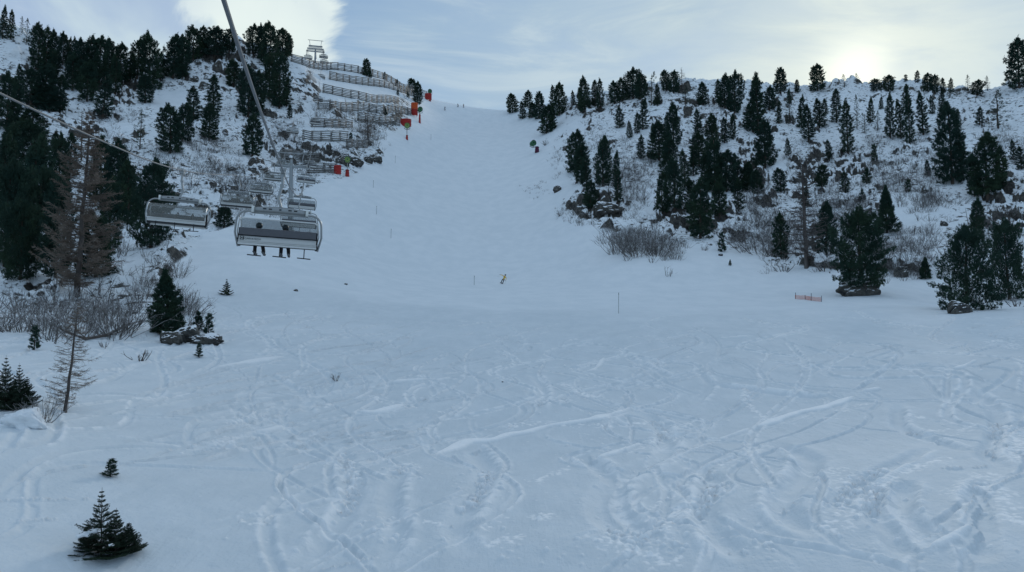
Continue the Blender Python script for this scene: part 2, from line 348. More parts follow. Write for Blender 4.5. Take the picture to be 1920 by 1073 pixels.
# curved carves seen in the photograph
for pl, w, d, sd in [
    ([(1190, 770), (1240, 800), (1245, 850), (1180, 890), (1130, 930), (1150, 985), (1230, 1040)], .75, .2, 0),
    ([(1450, 830), (1515, 855), (1500, 895), (1470, 930), (1490, 975), (1560, 1005)], .8, .26, -1),
    ([(1300, 870), (1335, 900), (1320, 950), (1350, 1010), (1420, 1055)], .7, .2, -1),
    ([(1640, 900), (1640, 950), (1670, 1000), (1720, 1060)], .6, .22, 1), ([(1700, 900), (1690, 950), (1720, 990), (1740, 1035)], .55, .2, 1),
    ([(1790, 720), (1860, 760), (1870, 810), (1850, 850), (1900, 890)], .6, .16, 0), ([(1680, 760), (1690, 800), (1760, 830), (1830, 850)], .55, .16, 0),
    ([(1090, 850), (1150, 900), (1160, 950), (1230, 1030)], .7, .18, 1), ([(880, 830), (915, 880), (890, 930), (860, 990), (880, 1050)], .7, .16, 0),
    ([(640, 840), (660, 900), (650, 960), (600, 1020), (560, 1073)], .6, .15, -1), ([(760, 870), (730, 930), (745, 1000), (690, 1073)], .6, .13, 1),
    ([(1840, 900), (1835, 960), (1845, 1060)], .6, .18, -1), ([(1000, 700), (1020, 730), (1010, 770)], .5, .14, 0), ([(1160, 660), (1200, 680), (1260, 710)], .5, .13, 0),
    ([(1340, 720), (1440, 735), (1560, 745)], .6, .15, 0), ([(1060, 690), (1115, 685), (1125, 672)], .5, .15, 1), ([(1300, 560 + 130), (1330, 720), (1300, 760)], .5, .12, 0),
    ([(1560, 960), (1620, 900), (1700, 860), (1740, 840)], .6, .14, -1), ([(500, 700), (560, 735), (580, 780)], .5, .1, 0)]:
    stamp(smooth_pl(gl(pl)), w * 1.25, d * .80, d * .45, .7, sd or 1, .25, 2.6)
# many more linked turns left by other skiers
for k in range(120):
    x0 = rnd.uniform(-30, 46) if k < 100 else rnd.uniform(-34, -10); y0 = rnd.uniform(40, 86); L = rnd.uniform(14, 46)
    wl = rnd.uniform(12, 30); A_ = rnd.uniform(1.0, 3.6); ph = rnd.uniform(0, 6.28); dr = rnd.uniform(-.5, .25)
    pts = []
    for s in np.arange(0, L, .5):
        pts.append((x0 + dr * s + A_ * math.sin(ph + 6.283 * s / wl), y0 - s))
    stamp(pts, rnd.uniform(.15, .42), rnd.uniform(.035, .10), rnd.uniform(.03, .07), rnd.uniform(.3, .9), rnd.choice((-1, 0, 1)))
# long parallel traverses on the left and short ones at the edge of the groomed run
for k in range(60):
    c0 = rnd.uniform(330, 760); r0 = rnd.uniform(610, 850); ln = rnd.uniform(80, 330); sl = rnd.uniform(-.33, -.12)
    pl = [(c0 - ln / 2, r0 - sl * ln / 2), (c0, r0 + rnd.uniform(-4, 4)), (c0 + ln / 2, r0 + sl * ln / 2)]
    stamp(smooth_pl(gl(pl)), rnd.uniform(.14, .32), rnd.uniform(.05, .12), rnd.uniform(.05, .10), rnd.uniform(.3, .8), rnd.choice((-1, 1)))
for k in range(110):
    c0 = rnd.uniform(500, 1900); r0 = rnd.uniform(600, 690); ln = rnd.uniform(20, 90); sl = rnd.uniform(-.3, .15)
    pl = [(c0 - ln / 2, r0 - sl * ln / 2), (c0 + ln / 2, r0 + sl * ln / 2)]
    stamp(smooth_pl(gl(pl)), rnd.uniform(.15, .38), rnd.uniform(.05, .12), rnd.uniform(.04, .1), rnd.uniform(.2, .9), rnd.choice((-1, 1)))
for pl, w, f in [
    ([(812, 856), (850, 842), (880, 829), (925, 826), (952, 817), (985, 812), (1000, 808), (1030, 800), (1060, 795), (1120, 785), (1184, 767)], .20, 1.),
    ([(1420, 801), (1455, 789), (1500, 774), (1545, 765), (1602, 744)], .22, 1.), ([(1618, 734), (1650, 729)], .12, .9),
    ([(1116, 862), (1160, 848), (1200, 834)], .13, .85), ([(1205, 885), (1260, 863), (1345, 828)], .14, .7), ([(1345, 828), (1405, 805)], .1, .6),
    ([(672, 772), (700, 774), (725, 769), (749, 761)], .17, .95), ([(405, 690), (450, 683), (533, 670)], .20, .7), ([(478, 810), (500, 809), (530, 801)], .14, .7),
    ([(1756, 878), (1800, 879), (1855, 876)], .11, .95), ([(1740, 1032), (1780, 1012), (1800, 1000), (1826, 985)], .16, .85), ([(1800, 985), (1825, 940)], .13, .75),
    ([(1778, 693), (1805, 688), (1832, 674)], .12, .9), ([(1092, 699), (1115, 693), (1132, 672)], .14, .8), ([(736, 717), (770, 714), (806, 711)], .12, .8), ([(830, 703), (862, 700)], .1, .8),
    ([(667, 750), (700, 733)], .1, .8), ([(1348, 634), (1412, 630)], .1, .8), ([(1440, 640), (1478, 625)], .1, .8), ([(978, 647), (1020, 645)], .09, .8), ([(1062, 640), (1087, 636)], .09, .8),
    ([(0, 940), (60, 938), (180, 936)], .08, .6), ([(20, 985), (110, 973)], .08, .5), ([(1855, 920), (1920, 890)], .12, .4), ([(590, 1073), (640, 1062), (705, 1046)], .08, .6)]:
    cut(smooth_pl(gl(pl), 4), w * (.4 if pl[0][1] > 870 else .9), .12, f)
for pl, w, dn in [([(1225, 1010), (1275, 960), (1330, 925), (1360, 900)], .8, 1.1), ([(1205, 965), (1300, 905), (1385, 850)], .35, .8), ([(1620, 950), (1640, 915), (1700, 885), (1785, 858)], .6, 1.2), ([(1060, 722), (1100, 742), (1135, 745)], .7, 1.3),
    ([(1190, 848), (1250, 810), (1320, 785)], .5, 1.), ([(1870, 640), (1915, 655)], 1.6, 1.2), ([(1880, 800), (1915, 830), (1900, 860)], 1.2, 1.2), ([(1010, 900), (1060, 880), (1085, 865)], .4, 1.), ([(640, 850), (665, 880), (640, 960)], .6, .9), ([(715, 890), (760, 875), (790, 870)], .7, 1.), ([(870, 950), (910, 915), (905, 880)], .5, .9),
    ([(1140, 1000), (1200, 1040), (1290, 1050)], 1., .9), ([(1830, 905), (1880, 930), (1900, 980)], .7, 1.), ([(1560, 880), (1600, 920), (1560, 990)], .8, .8), ([(950, 800), (1010, 795), (1150, 800)], .8, .8), ([(1395, 725), (1405, 760), (1440, 790)], .5, 1.2), ([(1010, 755), (1080, 750)], 1., .6)]:
    crumbs(smooth_pl(gl(pl), 3), w, dn)
for k in range(26):
    c0 = rnd.uniform(420, 1880); r0 = rnd.uniform(610, 1050); ln = rnd.uniform(15, 80); sl = rnd.uniform(-.7, .25); crumbs(gl([(c0 - ln / 2, r0 - sl * ln / 2), (c0 + ln / 2, r0 + sl * ln / 2)]), rnd.uniform(.2, .8), rnd.uniform(.6, 1.1))
# clods of torn snow
for k in range(1000):
    if k % 3: c0 = rnd.gauss(1300, 380); r0 = rnd.uniform(600, 1060)
    else: c0, r0 = rnd.choice([(1090, 740), (1880, 640), (760, 880), (1230, 1000), (1640, 930), (700, 990), (1130, 840), (1890, 800), (900, 910)]); c0 += rnd.gauss(0, 38); r0 += rnd.gauss(0, 18)
    if not (330 < c0 < 1915): continue
    p = GP(c0, r0); rad = rnd.choice((.04, .05, .06, .07, .10)); cx = (p.x - HX0) / HS; cy = (p.y - HY0) / HS; nw = int(rad / HS) + 2
    a, b, c, d = int(cx - nw), int(cx + nw), int(cy - nw), int(cy + nw)
    if a < 0 or c < 0 or b >= hw or d >= hh: continue
    g = np.clip(1.2 - (np.hypot((np.arange(a, b) - cx)[None, :], (np.arange(c, d) - cy)[:, None]) * HS / rad) ** 2, 0, 1)
    HT[c:d, a:b] += rad * .9 * g; FR[c:d, a:b] = np.maximum(FR[c:d, a:b], .9 * g)
# sample the height map at the terrain vertices
u = (X - HX0) / HS; v = (Y - HY0) / HS; inside = (u > 1) & (u < hw - 2) & (v > 1) & (v < hh - 2)
ui = np.where(inside, u, 1); vi = np.where(inside, v, 1); u0 = ui.astype(int); v0 = vi.astype(int); fu = ui - u0; fv = vi - v0
def samp(M): return (M[v0, u0] * (1 - fu) + M[v0, u0 + 1] * fu) * (1 - fv) + (M[v0 + 1, u0] * (1 - fu) + M[v0 + 1, u0 + 1] * fu) * fv
fade = sstep(HY1, HY1 - 14, RR) * inside
Z += samp(HT) * fade; FRv = samp(FR) * fade
CRUST = sstep(108, 66, RR + (fbm(X / 14, Y / 9, 4, 401) - .5) * 46) * (1 - rough)
del HT, FR, ncr, nchunk, nwav, gx, gy

def mesh_np(name, verts, faces, smooth=False):
    """faces: (n,3) or (n,4) int array"""
    me = bpy.data.meshes.new(name); n = len(verts); m, k = faces.shape
    me.vertices.add(n); me.vertices.foreach_set('co', np.ascontiguousarray(verts, dtype=np.float32).ravel())
    me.loops.add(m * k); me.loops.foreach_set('vertex_index', np.ascontiguousarray(faces, dtype=np.int32).ravel())
    me.polygons.add(m); me.polygons.foreach_set('loop_start', np.arange(0, m * k, k, dtype=np.int32))
    if smooth: me.polygons.foreach_set('use_smooth', np.ones(m, dtype=bool))
    me.update(calc_edges=True); return me
def tag(o, label=None, cat=None, group=None, kind=None):
    if label: o['label'] = label
    if cat: o['category'] = cat
    if group: o['group'] = group
    if kind: o['kind'] = kind
    return o
def link(name, me, mat=None, parent=None):
    o = bpy.data.objects.new(name, me); COL.objects.link(o)
    if mat is not None:
        me.materials.clear(); me.materials.append(mat)
    if parent is not None: o.parent = parent
    return o
def empty(name, loc=(0, 0, 0), rz=0.):
    o = bpy.data.objects.new(name, None); COL.objects.link(o); o.location = loc; o.rotation_euler = (0, 0, rz)
    o.empty_display_size = .3; return o

# ------------------------------------------------------------------ materials
def new_mat(name):
    m = bpy.data.materials.new(name); m.use_nodes = True; t = NT(m.node_tree); b = m.node_tree.nodes['Principled BSDF']
    b.inputs['Roughness'].default_value = .7; b.inputs['Specular IOR Level'].default_value = .3
    return m, t, b
def simple(name, col, rough=.6, metal=0., var=.12, scale=4., spec=.3):
    m, t, b = new_mat(name); tc = t.node('ShaderNodeTexCoord')
    n = t.noise(tc.outputs['Object'], scale, 5, .6)
    lo = tuple(c * (1 - var) for c in col) + (1,); hi = tuple(min(1, c * (1 + var)) for c in col) + (1,)
    t.l.new(t.mix(n, lo, hi), b.inputs['Base Color'])
    b.inputs['Roughness'].default_value = rough; b.inputs['Metallic'].default_value = metal; b.inputs['Specular IOR Level'].default_value = spec
    return m
def rock_color(t, vec):
    n = t.noise(vec, .9, 6, .65, .4); n2 = t.noise(t.mapping(vec, (1, 1, .35)), 2.6, 5, .65)
    c = t.mix(t.ramp(n, .35, .65), (.028, .030, .032, 1), (.135, .128, .112, 1))
    return t.mix(t.ramp(n2, .45, .7), c, (.055, .048, .040, 1))
def mat_ground():
    m, t, b = new_mat("snow_and_rock")
    geo = t.node('ShaderNodeNewGeometry'); pos = geo.outputs['Position']
    ar = t.node('ShaderNodeAttribute', attribute_name='rough').outputs['Fac']; af = t.node('ShaderNodeAttribute', attribute_name='fresh_lit').outputs['Fac']
    sx = t.node('ShaderNodeSeparateXYZ'); t.l.new(geo.outputs['Normal'], sx.inputs[0])
    nz = sx.outputs['Z']
    n1 = t.noise(t.mapping(pos, (1, 1, 1.6)), .55, 6, .65, .3); n2 = t.noise(pos, 2.2, 4, .6)
    nn = t.math('ADD', t.math('MULTIPLY', t.math('SUBTRACT', n1, .5), .55), t.math('MULTIPLY', t.math('SUBTRACT', n2, .5), .25))
    steep = t.ramp(t.math('ADD', nz, nn), .68, .60)
    rockm = t.math('MULTIPLY', steep, t.ramp(ar, .08, .3))
    # heather, grass and stones poking through where the snow is thin
    n3 = t.noise(t.mapping(pos, (1.0, .5, 1.9)), .75, 7, .72, .5)
    tuft = t.math('MULTIPLY', t.ramp(n3, .558, .590), t.ramp(ar, .35, .8))
    # snow: wind-crusted grey-white with torn snow and lit lip faces painted whiter
    n4 = t.noise(t.mapping(pos, (1, .6, 1)), .35, 5, .6)
    sn = t.mix(t.ramp(n4, .3, .7), (.755, .80, .83, 1), (.82, .855, .88, 1))
    ac = t.node('ShaderNodeAttribute', attribute_name='crust').outputs['Fac']      # grey wind crust off the groomed run
    n6 = t.noise(t.mapping(pos, (1, .5, 1)), .8, 5, .65)
    sn = t.mix(t.math('MULTIPLY', ac, t.ramp(n6, .3, .7, .55, 1.)), sn, (.645, .70, .735, 1))
    sn = t.mix(af, sn, (.985, .985, .985, 1))
    veg = t.mix(n2, (.022, .024, .024, 1), (.065, .058, .045, 1))
    c = t.mix(tuft, sn, veg); c = t.mix(rockm, c, rock_color(t, pos))
    t.l.new(c, b.inputs['Base Color']); b.inputs['Roughness'].default_value = .75; b.inputs['Specular IOR Level'].default_value = .2
    bp = t.node('ShaderNodeBump'); bp.inputs['Strength'].default_value = .8; bp.inputs['Distance'].default_value = .16
    hgt = t.math('ADD', t.math('ADD', t.math('MULTIPLY', t.noise(t.mapping(pos, (1.6, .22, .22)), .9, 5, .6), .55), t.math('MULTIPLY', t.noise(pos, 1.3, 6, .62), .55)), t.math('MULTIPLY', t.noise(pos, 6.0, 4, .65), t.math('ADD', .22, t.math('MULTIPLY', af, .3))))
    hgt = t.math('ADD', hgt, t.math('MULTIPLY', rockm, t.math('MULTIPLY', t.noise(pos, 3.0, 5, .7), 4.0)))
    t.l.new(hgt, bp.inputs['Height']); t.l.new(bp.outputs[0], b.inputs['Normal'])
    return m
def mat_boulder():
    m, t, b = new_mat("boulder_rock"); geo = t.node('ShaderNodeNewGeometry'); pos = geo.outputs['Position']
    sx = t.node('ShaderNodeSeparateXYZ'); t.l.new(geo.outputs['Normal'], sx.inputs[0])
    n = t.noise(pos, 1.4, 5, .65)
    s = t.ramp(t.math('ADD', sx.outputs['Z'], t.math('MULTIPLY', t.math('SUBTRACT', n, .5), .9)), .52, .62)
    t.l.new(t.mix(s, rock_color(t, pos), (.84, .86, .88, 1)), b.inputs['Base Color']); b.inputs['Roughness'].default_value = .85
    bp = t.node('ShaderNodeBump'); bp.inputs['Strength'].default_value = .6; bp.inputs['Distance'].default_value = .15
    t.l.new(t.noise(pos, 2.5, 6, .7), bp.inputs['Height']); t.l.new(bp.outputs[0], b.inputs['Normal'])
    return m
def mat_foliage(name, c1, c2, c3):
    m, t, b = new_mat(name); tc = t.node('ShaderNodeTexCoord'); oi = t.node('ShaderNodeObjectInfo')
    n = t.noise(tc.outputs['Object'], 2.2, 4, .6)
    c = t.mix(t.ramp(n, .35, .65), c1 + (1,), c2 + (1,)); c = t.mix(t.math('MULTIPLY', oi.outputs['Random'], .8), c, c3 + (1,))
    t.l.new(c, b.inputs['Base Color']); b.inputs['Roughness'].default_value = .8; b.inputs['Specular IOR Level'].default_value = .15
    return m
def mat_bark(name, a, bcol):
    m, t, b = new_mat(name); tc = t.node('ShaderNodeTexCoord')
    n = t.noise(t.mapping(tc.outputs['Object'], (1, 1, .25)), 9, 5, .65)
    t.l.new(t.mix(t.ramp(n, .35, .65), a + (1,), bcol + (1,)), b.inputs['Base Color']); b.inputs['Roughness'].default_value = .9
    return m
M_SNOW = simple('fresh_snow', (.84, .86, .88), .8, 0, .03, 3, .2)
M_GROUND = mat_ground(); M_ROCK = mat_boulder()
M_PINE = mat_foliage("pine_needles", (.018, .042, .030), (.046, .078, .042), (.022, .050, .042))
M_SPRUCE = mat_foliage("spruce_needles", (.015, .032, .021), (.036, .056, .030), (.022, .038, .026))
M_BARK = mat_bark("bark", (.045, .035, .028), (.11, .085, .07))
M_LARCH = mat_bark("larch_twigs", (.125, .10, .082), (.235, .19, .155)); M_TWIG = mat_bark("alder_twigs", (.075, .068, .064), (.17, .155, .145))
def frost(m, k, lo=.1, hi=.8):
    t = NT(m.node_tree); b = m.node_tree.nodes['Principled BSDF']; src = b.inputs['Base Color'].links[0].from_socket
    geo = t.node('ShaderNodeNewGeometry'); sx = t.node('ShaderNodeSeparateXYZ'); t.l.new(geo.outputs['Normal'], sx.inputs[0])
    f = t.math('MULTIPLY', t.ramp(sx.outputs['Z'], lo, hi), t.ramp(t.noise(geo.outputs['Position'], .5, 3, .6), .35, .6, k * .4, k))
    t.l.new(t.mix(f, src, (.80, .83, .86, 1)), b.inputs['Base Color']); return m
frost(M_TWIG, .75)
M_LTRUNK = mat_bark("larch_bark", (.06, .05, .045), (.15, .13, .12))

# ------------------------------------------------------------------ ground sheet
idx = np.arange(NTH * NR).reshape(NTH, NR)
q = np.stack([idx[:-1, :-1], idx[1:, :-1], idx[1:, 1:], idx[:-1, 1:]], -1).reshape(-1, 4)[:, ::-1]
qc = np.stack([idx[:-1, 0], idx[1:, 0]], 1)
V = np.stack([X, Y, Z], -1).reshape(-1, 3)
ctr = len(V); V = np.vstack([V, [[0, 0, -9.4]]])
gm = mesh_np("snow_slope", V, q, True)
at = gm.attributes.new('rough', 'FLOAT', 'POINT'); at.data.foreach_set('value', np.append(np.maximum(rough, crag).ravel(), 0).astype(np.float32))
at = gm.attributes.new('fresh_lit', 'FLOAT', 'POINT'); at.data.foreach_set('value', np.append(FRv.ravel(), 0).astype(np.float32))
at = gm.attributes.new('crust', 'FLOAT', 'POINT'); at.data.foreach_set('value', np.append(CRUST.ravel(), 0).astype(np.float32))
g = link("snow_slope", gm, M_GROUND); tag(g, kind='structure')

# ================================================================== vegetation builders
def tubes(lines, sides=4):
    """lines: list of (points, radii). Returns verts, tri faces"""
    VV = []; FF = []; o = 0
    for pts, rad in lines:
        pts = np.asarray(pts, float); n = len(pts)
        T = np.gradient(pts, axis=0); T /= np.linalg.norm(T, axis=1)[:, None] + 1e-9
        up = np.array([0, 0, 1.]) if abs(T[:, 2]).mean() < .8 else np.array([1., 0, 0])
        A = np.cross(T, up); A /= np.linalg.norm(A, axis=1)[:, None] + 1e-9; B = np.cross(T, A)
        a = np.arange(sides) * 2 * math.pi / sides
        ring = pts[:, None, :] + np.asarray(rad)[:, None, None] * (A[:, None, :] * np.cos(a)[None, :, None] + B[:, None, :] * np.sin(a)[None, :, None])
        VV.append(ring.reshape(-1, 3))
        i = np.arange(n - 1)[:, None] * sides; j = np.arange(sides)[None, :]; k = (j + 1) % sides
        a0 = (i + j).ravel(); a1 = (i + k).ravel(); b0 = a0 + sides; b1 = a1 + sides
        FF.append(np.stack([a0, a1, b1], 1) + o); FF.append(np.stack([a0, b1, b0], 1) + o)
        if sides > 2:
            for base, rev in ((0, True), ((n - 1) * sides, False)):
                for s in range(1, sides - 1):
                    f = [base, base + s, base + s + 1]; FF.append(np.array([f[::-1] if rev else f]) + o)
        o += n * sides
    return np.vstack(VV), np.vstack(FF)
def blades(C, D, L, Wd, rs):
    """narrow leaf-sized faces: centres C, directions D, lengths, widths"""
    D = D / (np.linalg.norm(D, axis=1)[:, None] + 1e-9)
    S = np.cross(D, rs.normal(size=D.shape)); S /= np.linalg.norm(S, axis=1)[:, None] + 1e-9
    a = C - D * (L * .25)[:, None] - S * (Wd * .3)[:, None]; b = C + D * (L * .15)[:, None] + S * (Wd * .6)[:, None]
    c = C + D * (L * .75)[:, None]; d = C + D * (L * .15)[:, None] - S * (Wd * .6)[:, None]
    V = np.stack([a, d, c, b], 1).reshape(-1, 3); n = len(C); f = np.arange(n)[:, None] * 4 + np.array([[0, 1, 2, 3]])
    return V, f
PROFILES = {
 'stone': ([0, .08, .25, .5, .7, .82, .92, 1.], [.60, .90, 1., .92, .76, .60, .40, .12]),
 'dome': ([0, .1, .35, .6, .75, .86, .94, 1.], [.45, .74, .95, 1., .86, .62, .36, .08]),
 'slim': ([0, .1, .3, .6, .85, 1.], [.7, 1., .96, .78, .46, .10]),
 'cone': ([0, .06, .3, .6, .85, 1.], [.85, 1., .78, .47, .2, .03]),
}
def pine_crown(seed, h, Rr, prof, nbr, bl, bw, tuf, nb, lob=.25, z0=.04, droop=0., gap=0.):
    rs = np.random.RandomState(seed); xp, fp = PROFILES[prof]
    t = z0 + (1 - z0) * (np.arange(nbr) + rs.rand(nbr)) / nbr; az = np.arange(nbr) * 2.399 + rs.rand(nbr) * .9
    pe = np.clip((t - z0) / (1 - z0), 0, 1); Lb = Rr * np.interp(np.clip(pe + (.12 if prof == 'dome' else .07), 0, 1), xp, fp) * (.72 + .42 * rs.rand(nbr)); t = z0 + (t - z0) * .93
    p1, p2 = rs.rand(2) * 6.28
    Lb *= 1 + lob * np.sin(az * 2 + p1 + t * 7) * .6 + lob * np.sin(az * 3 + p2 - t * 12) * .5
    if gap: Lb *= np.where(np.sin(t * 37 + p1) < -.75, 1 - gap, 1)
    lean = (rs.rand(2) - .5) * .12 * h; bow = .9 + .2 * rs.rand(nbr)
    CC, DD, LL, WW = [], [], [], []
    for i in range(nbr):
        n = max(3, int(tuf * (.35 + Lb[i] / Rr))); s = .22 + .80 * np.sqrt(rs.rand(n)); s = np.minimum(s, 1.02)
        up0 = -.30 - droop + .62 * t[i]; curl = .28 + .12 * t[i]
        rad = Lb[i] * s; zz = t[i] * h + Lb[i] * (up0 * s + curl * s * s)
        w = Lb[i] * .22 * (1.25 - s)
        ca, sa = math.cos(az[i]), math.sin(az[i]); lat = rs.normal(size=n) * (w + .05 * Rr)
        cx = rad * ca - lat * sa + lean[0] * t[i] ** 2; cy = rad * sa + lat * ca + lean[1] * t[i] ** 2; cz = zz + rs.normal(size=n) * .04 * Rr
        c = np.stack([cx, cy, np.maximum(cz, .02 * h) * (1 if t[i] < .8 else 1 - .10 * (rad / (Lb[i] + 1e-6)) ** 2)], 1)
        c = np.repeat(c, nb, 0) + rs.normal(size=(n * nb, 3)) * bl * .22
        d = np.array([ca, sa, .55 + .5 * t[i]]) + rs.normal(size=(n * nb, 3)) * .85
        CC.append(c); DD.append(d); LL.append(bl * (.6 + .7 * rs.rand(n * nb))); WW.append(bw * (.6 + .8 * rs.rand(n * nb)))
    CC = np.vstack(CC); zt = np.percentile(CC[:, 2], 99.9); k = CC[:, 2] / zt; CC[:, 2] = h * .985 * k
    return blades(CC, np.vstack(DD), np.concatenate(LL), np.concatenate(WW), rs)
def trunk_mesh(seed, h, r, limbs=0, lr=1., sides=7):
    rs = np.random.RandomState(seed); z = np.linspace(-.06 * h, .93 * h, 9); w = (rs.rand(9, 2) - .5) * .012 * h
    pts = np.stack([w[:, 0], w[:, 1], z], 1); lines = [(pts, r * (1.25 - z / h) * .9 * np.where(z < .02 * h, 1.25, 1))]
    for i in range(limbs):
        t = .08 + .8 * i / limbs; a = rs.rand() * 6.28; L = lr * np.interp(t, [0, .3, 1], [.6, .85, .2])
        s = np.linspace(0, 1, 4); lines.append((np.stack([math.cos(a) * L * s, math.sin(a) * L * s, t * h + L * (-.1 * s + .4 * s * s)], 1), r * .28 * (1 - .8 * s) * (1.2 - t)))
    v, f = tubes(lines, sides); return v, f
def larch_crown(seed, h, Rr, nbr, nsub, nfine, tr, droop=.12, sides=3, z0=.1):
    rs = np.random.RandomState(seed); L = []
    for i in range(nbr):
        t = z0 + (1 - z0) * (i + rs.rand()) / nbr; a = i * 2.399 + rs.rand() * 2.5; droop0 = droop; ln = Rr * np.interp(t, [0, .15, .4, .75, 1], [.7, .95, .9, .5, .06]) * (.5 + .72 * rs.rand())
        s = np.linspace(0, 1, 6); ca, sa = math.cos(a), math.sin(a)
        zz = t * h + ln * (-droop * 1.6 * s + (droop + .22) * s * s + .04 * np.sin(s * 9 + a)); p = np.stack([ca * ln * s, sa * ln * s, zz], 1)
        p[:, :2] += rs.normal(size=(6, 2)) * .02 * ln * s[:, None]
        L.append((p, tr * (1.6 - 1.2 * s) * (1.3 - .7 * t)))
        for j in range(nsub):
            u = .18 + .8 * rs.rand(); k = u * 5; k0 = min(4, int(k)); b = p[k0] + (p[k0 + 1] - p[k0]) * (k - k0)
            sl = ln * .30 * (1.15 - u) * (.5 + rs.rand()) + .03 * Rr; sd = rs.choice((-1, 1)); ang = a + sd * (.5 + .6 * rs.rand())
            e = b + sl * np.array([math.cos(ang), math.sin(ang), -.25 + .6 * rs.rand()]); m = (b + e) / 2 + np.array([0, 0, -.06 * sl])
            L.append((np.array([b, m, e]), tr * np.array([.75, .55, .3])))
            for q_ in range(nfine):
                w = rs.rand(); bb = b + (e - b) * w; ee = bb + sl * .35 * (rs.normal(size=3) + np.array([ca * .6, sa * .6, .1])) * .8
                L.append((np.array([bb, ee]), tr * np.array([.5, .3])))
    return tubes(L, sides)
def shrub_mesh(seed, h, Rr, n, tr, sub=4, arch=.5, sides=3, flat=0.):
    rs = np.random.RandomState(seed); L = []
    for i in range(n):
        a = rs.rand() * 6.28; sp = rs.rand() ** .7; b = np.array([math.cos(a), math.sin(a), 0]) * Rr * .28 * rs.rand(); ln = h * (.55 + .55 * rs.rand())
        s = np.linspace(0, 1, 6); ho = Rr * sp * (.35 + .75 * rs.rand())
        p = np.stack([b[0] + math.cos(a) * ho * s ** .8, b[1] + math.sin(a) * ho * s ** .8, ln * (s - arch * sp * .4 * s * s) - .1], 1)
        p += rs.normal(size=p.shape) * .025 * h * s[:, None]; L.append((p, tr * (1.5 - 1.1 * s)))
        for j in range(sub):
            k = 1 + rs.rand() * 3.9; k0 = int(k); bb = p[k0] + (p[min(5, k0 + 1)] - p[k0]) * (k - k0); sl = h * (.12 + .2 * rs.rand())
            d = rs.normal(size=3) * .55 + np.array([math.cos(a) * .5, math.sin(a) * .5, .8]); d /= np.linalg.norm(d)
            e = bb + d * sl; L.append((np.array([bb, (bb + e) / 2 + rs.normal(size=3) * .02 * h, e]), tr * np.array([.7, .5, .3])))
            for q_ in range(1):
                d2 = d + rs.normal(size=3) * .6; L.append((np.array([(bb + e) / 2, (bb + e) / 2 + d2 * sl * .45]), tr * np.array([.45, .25])))
    return tubes(L, sides)
def spruce_young(seed, h, Rr, nwh=12, bl=.055, bw=.012, tops=1):
    """young spruce: whorls of flat branches carrying side twigs thick with short needles"""
    rs = np.random.RandomState(seed); CC, DD, LL, WW = [], [], [], []; lines = []
    stems = [(0, 0, h, Rr)] + ([(Rr * .36, -Rr * .05, h * .70, Rr * .62), (-Rr * .34, .1 * Rr, h * .50, Rr * .6), (Rr * .62, Rr * .3, h * .44, Rr * .5)][:tops - 1])
    for (ox, oy, hh_, r_) in stems:
        lines.append((np.array([[ox, oy, -.1], [ox, oy, hh_ * .5], [ox + .01, oy, hh_ * 1.04]]), np.array([.022, .014, .004]) * h / 2))
        for w in range(nwh):
            t = .03 + .93 * (w / (nwh - 1)) ** .92; nb = 6 if t < .6 else 4
            for b in range(nb):
                a = b * 6.283 / nb + w * .7 + rs.rand() * .5; ln = r_ * ((1 - t) ** 1.35) * (.5 + .62 * rs.rand()) + .045 * h * (1.2 - t)
                up = .02 + .6 * t + .25 * (rs.rand() - .4); s = np.linspace(0, 1, 5); ca, sa = math.cos(a), math.sin(a)
                p = np.stack([ox + ca * ln * s, oy + sa * ln * s, np.maximum(t * hh_ + ln * (up * s + .22 * s * s), .02)], 1); lines.append((p, .006 * h / 2 * (1.5 - s)))
                tw = [(p[0] * .7 + p[1] * .3, p[4])]
                m = int(3 + 11 * ln / Rr)
                for j in range(m):
                    u = .2 + .78 * (j + .5) / m; k = u * 4; k0 = min(3, int(k)); q0 = p[k0] + (p[k0 + 1] - p[k0]) * (k - k0); sl = ln * .42 * (1.1 - u) + .03
                    for sd in (-1, 1):
                        an = a + sd * .85; tw.append((q0, q0 + sl * np.array([math.cos(an), math.sin(an), .18 + .1 * rs.rand()])))
                for (s0, s1) in tw:
                    dv = s1 - s0; l = np.linalg.norm(dv) + 1e-6; nn = max(4, int(l / (bl * .16))); uu = rs.rand(nn)
                    CC.append(s0 + dv * uu[:, None]); DD.append(dv / l * .8 + rs.normal(size=(nn, 3)) * .65); LL.append(np.full(nn, bl)); WW.append(np.full(nn, bw))
    V, f = blades(np.vstack(CC), np.vstack(DD), np.concatenate(LL), np.concatenate(WW), rs); tv, tf = tubes(lines, 4)
    return (V, f), (tv, tf)

# ---- prototypes: (crown mesh, trunk mesh), each one unit tall so that a copy's scale is its real size
PROTO = {}
def proto(key, crown, trunk, cm, tm, smooth_t=True):
    cme = mesh_np('crown', *crown); cme.materials.append(cm); tme = mesh_np('trunk', *trunk, smooth_t); tme.materials.append(tm); PROTO[key] = (cme, tme)
def norm(vf, h): return (vf[0] / h, vf[1])
for i in range(5):
    H_, R_ = 10., 2.1
    proto(f'stone{i}', norm(pine_crown(100 + i, H_, R_, 'stone', 150, .34, .068, 14, 9, lob=.22), H_), norm(trunk_mesh(i, H_, .2), H_), M_PINE, M_BARK)
for i in range(3):
    proto(f'dome{i}', norm(pine_crown(120 + i, 10., 2.5, 'dome', 160, .34, .070, 15, 9, lob=.28), 10.), norm(trunk_mesh(i + 9, 10., .22), 10.), M_PINE, M_BARK)
for i in range(4):
    proto(f'slim{i}', norm(pine_crown(140 + i, 10., 1.25, 'slim', 120, .32, .058, 10, 8, lob=.25, gap=.3), 10.), norm(trunk_mesh(i + 20, 10., .15), 10.), M_PINE, M_BARK)
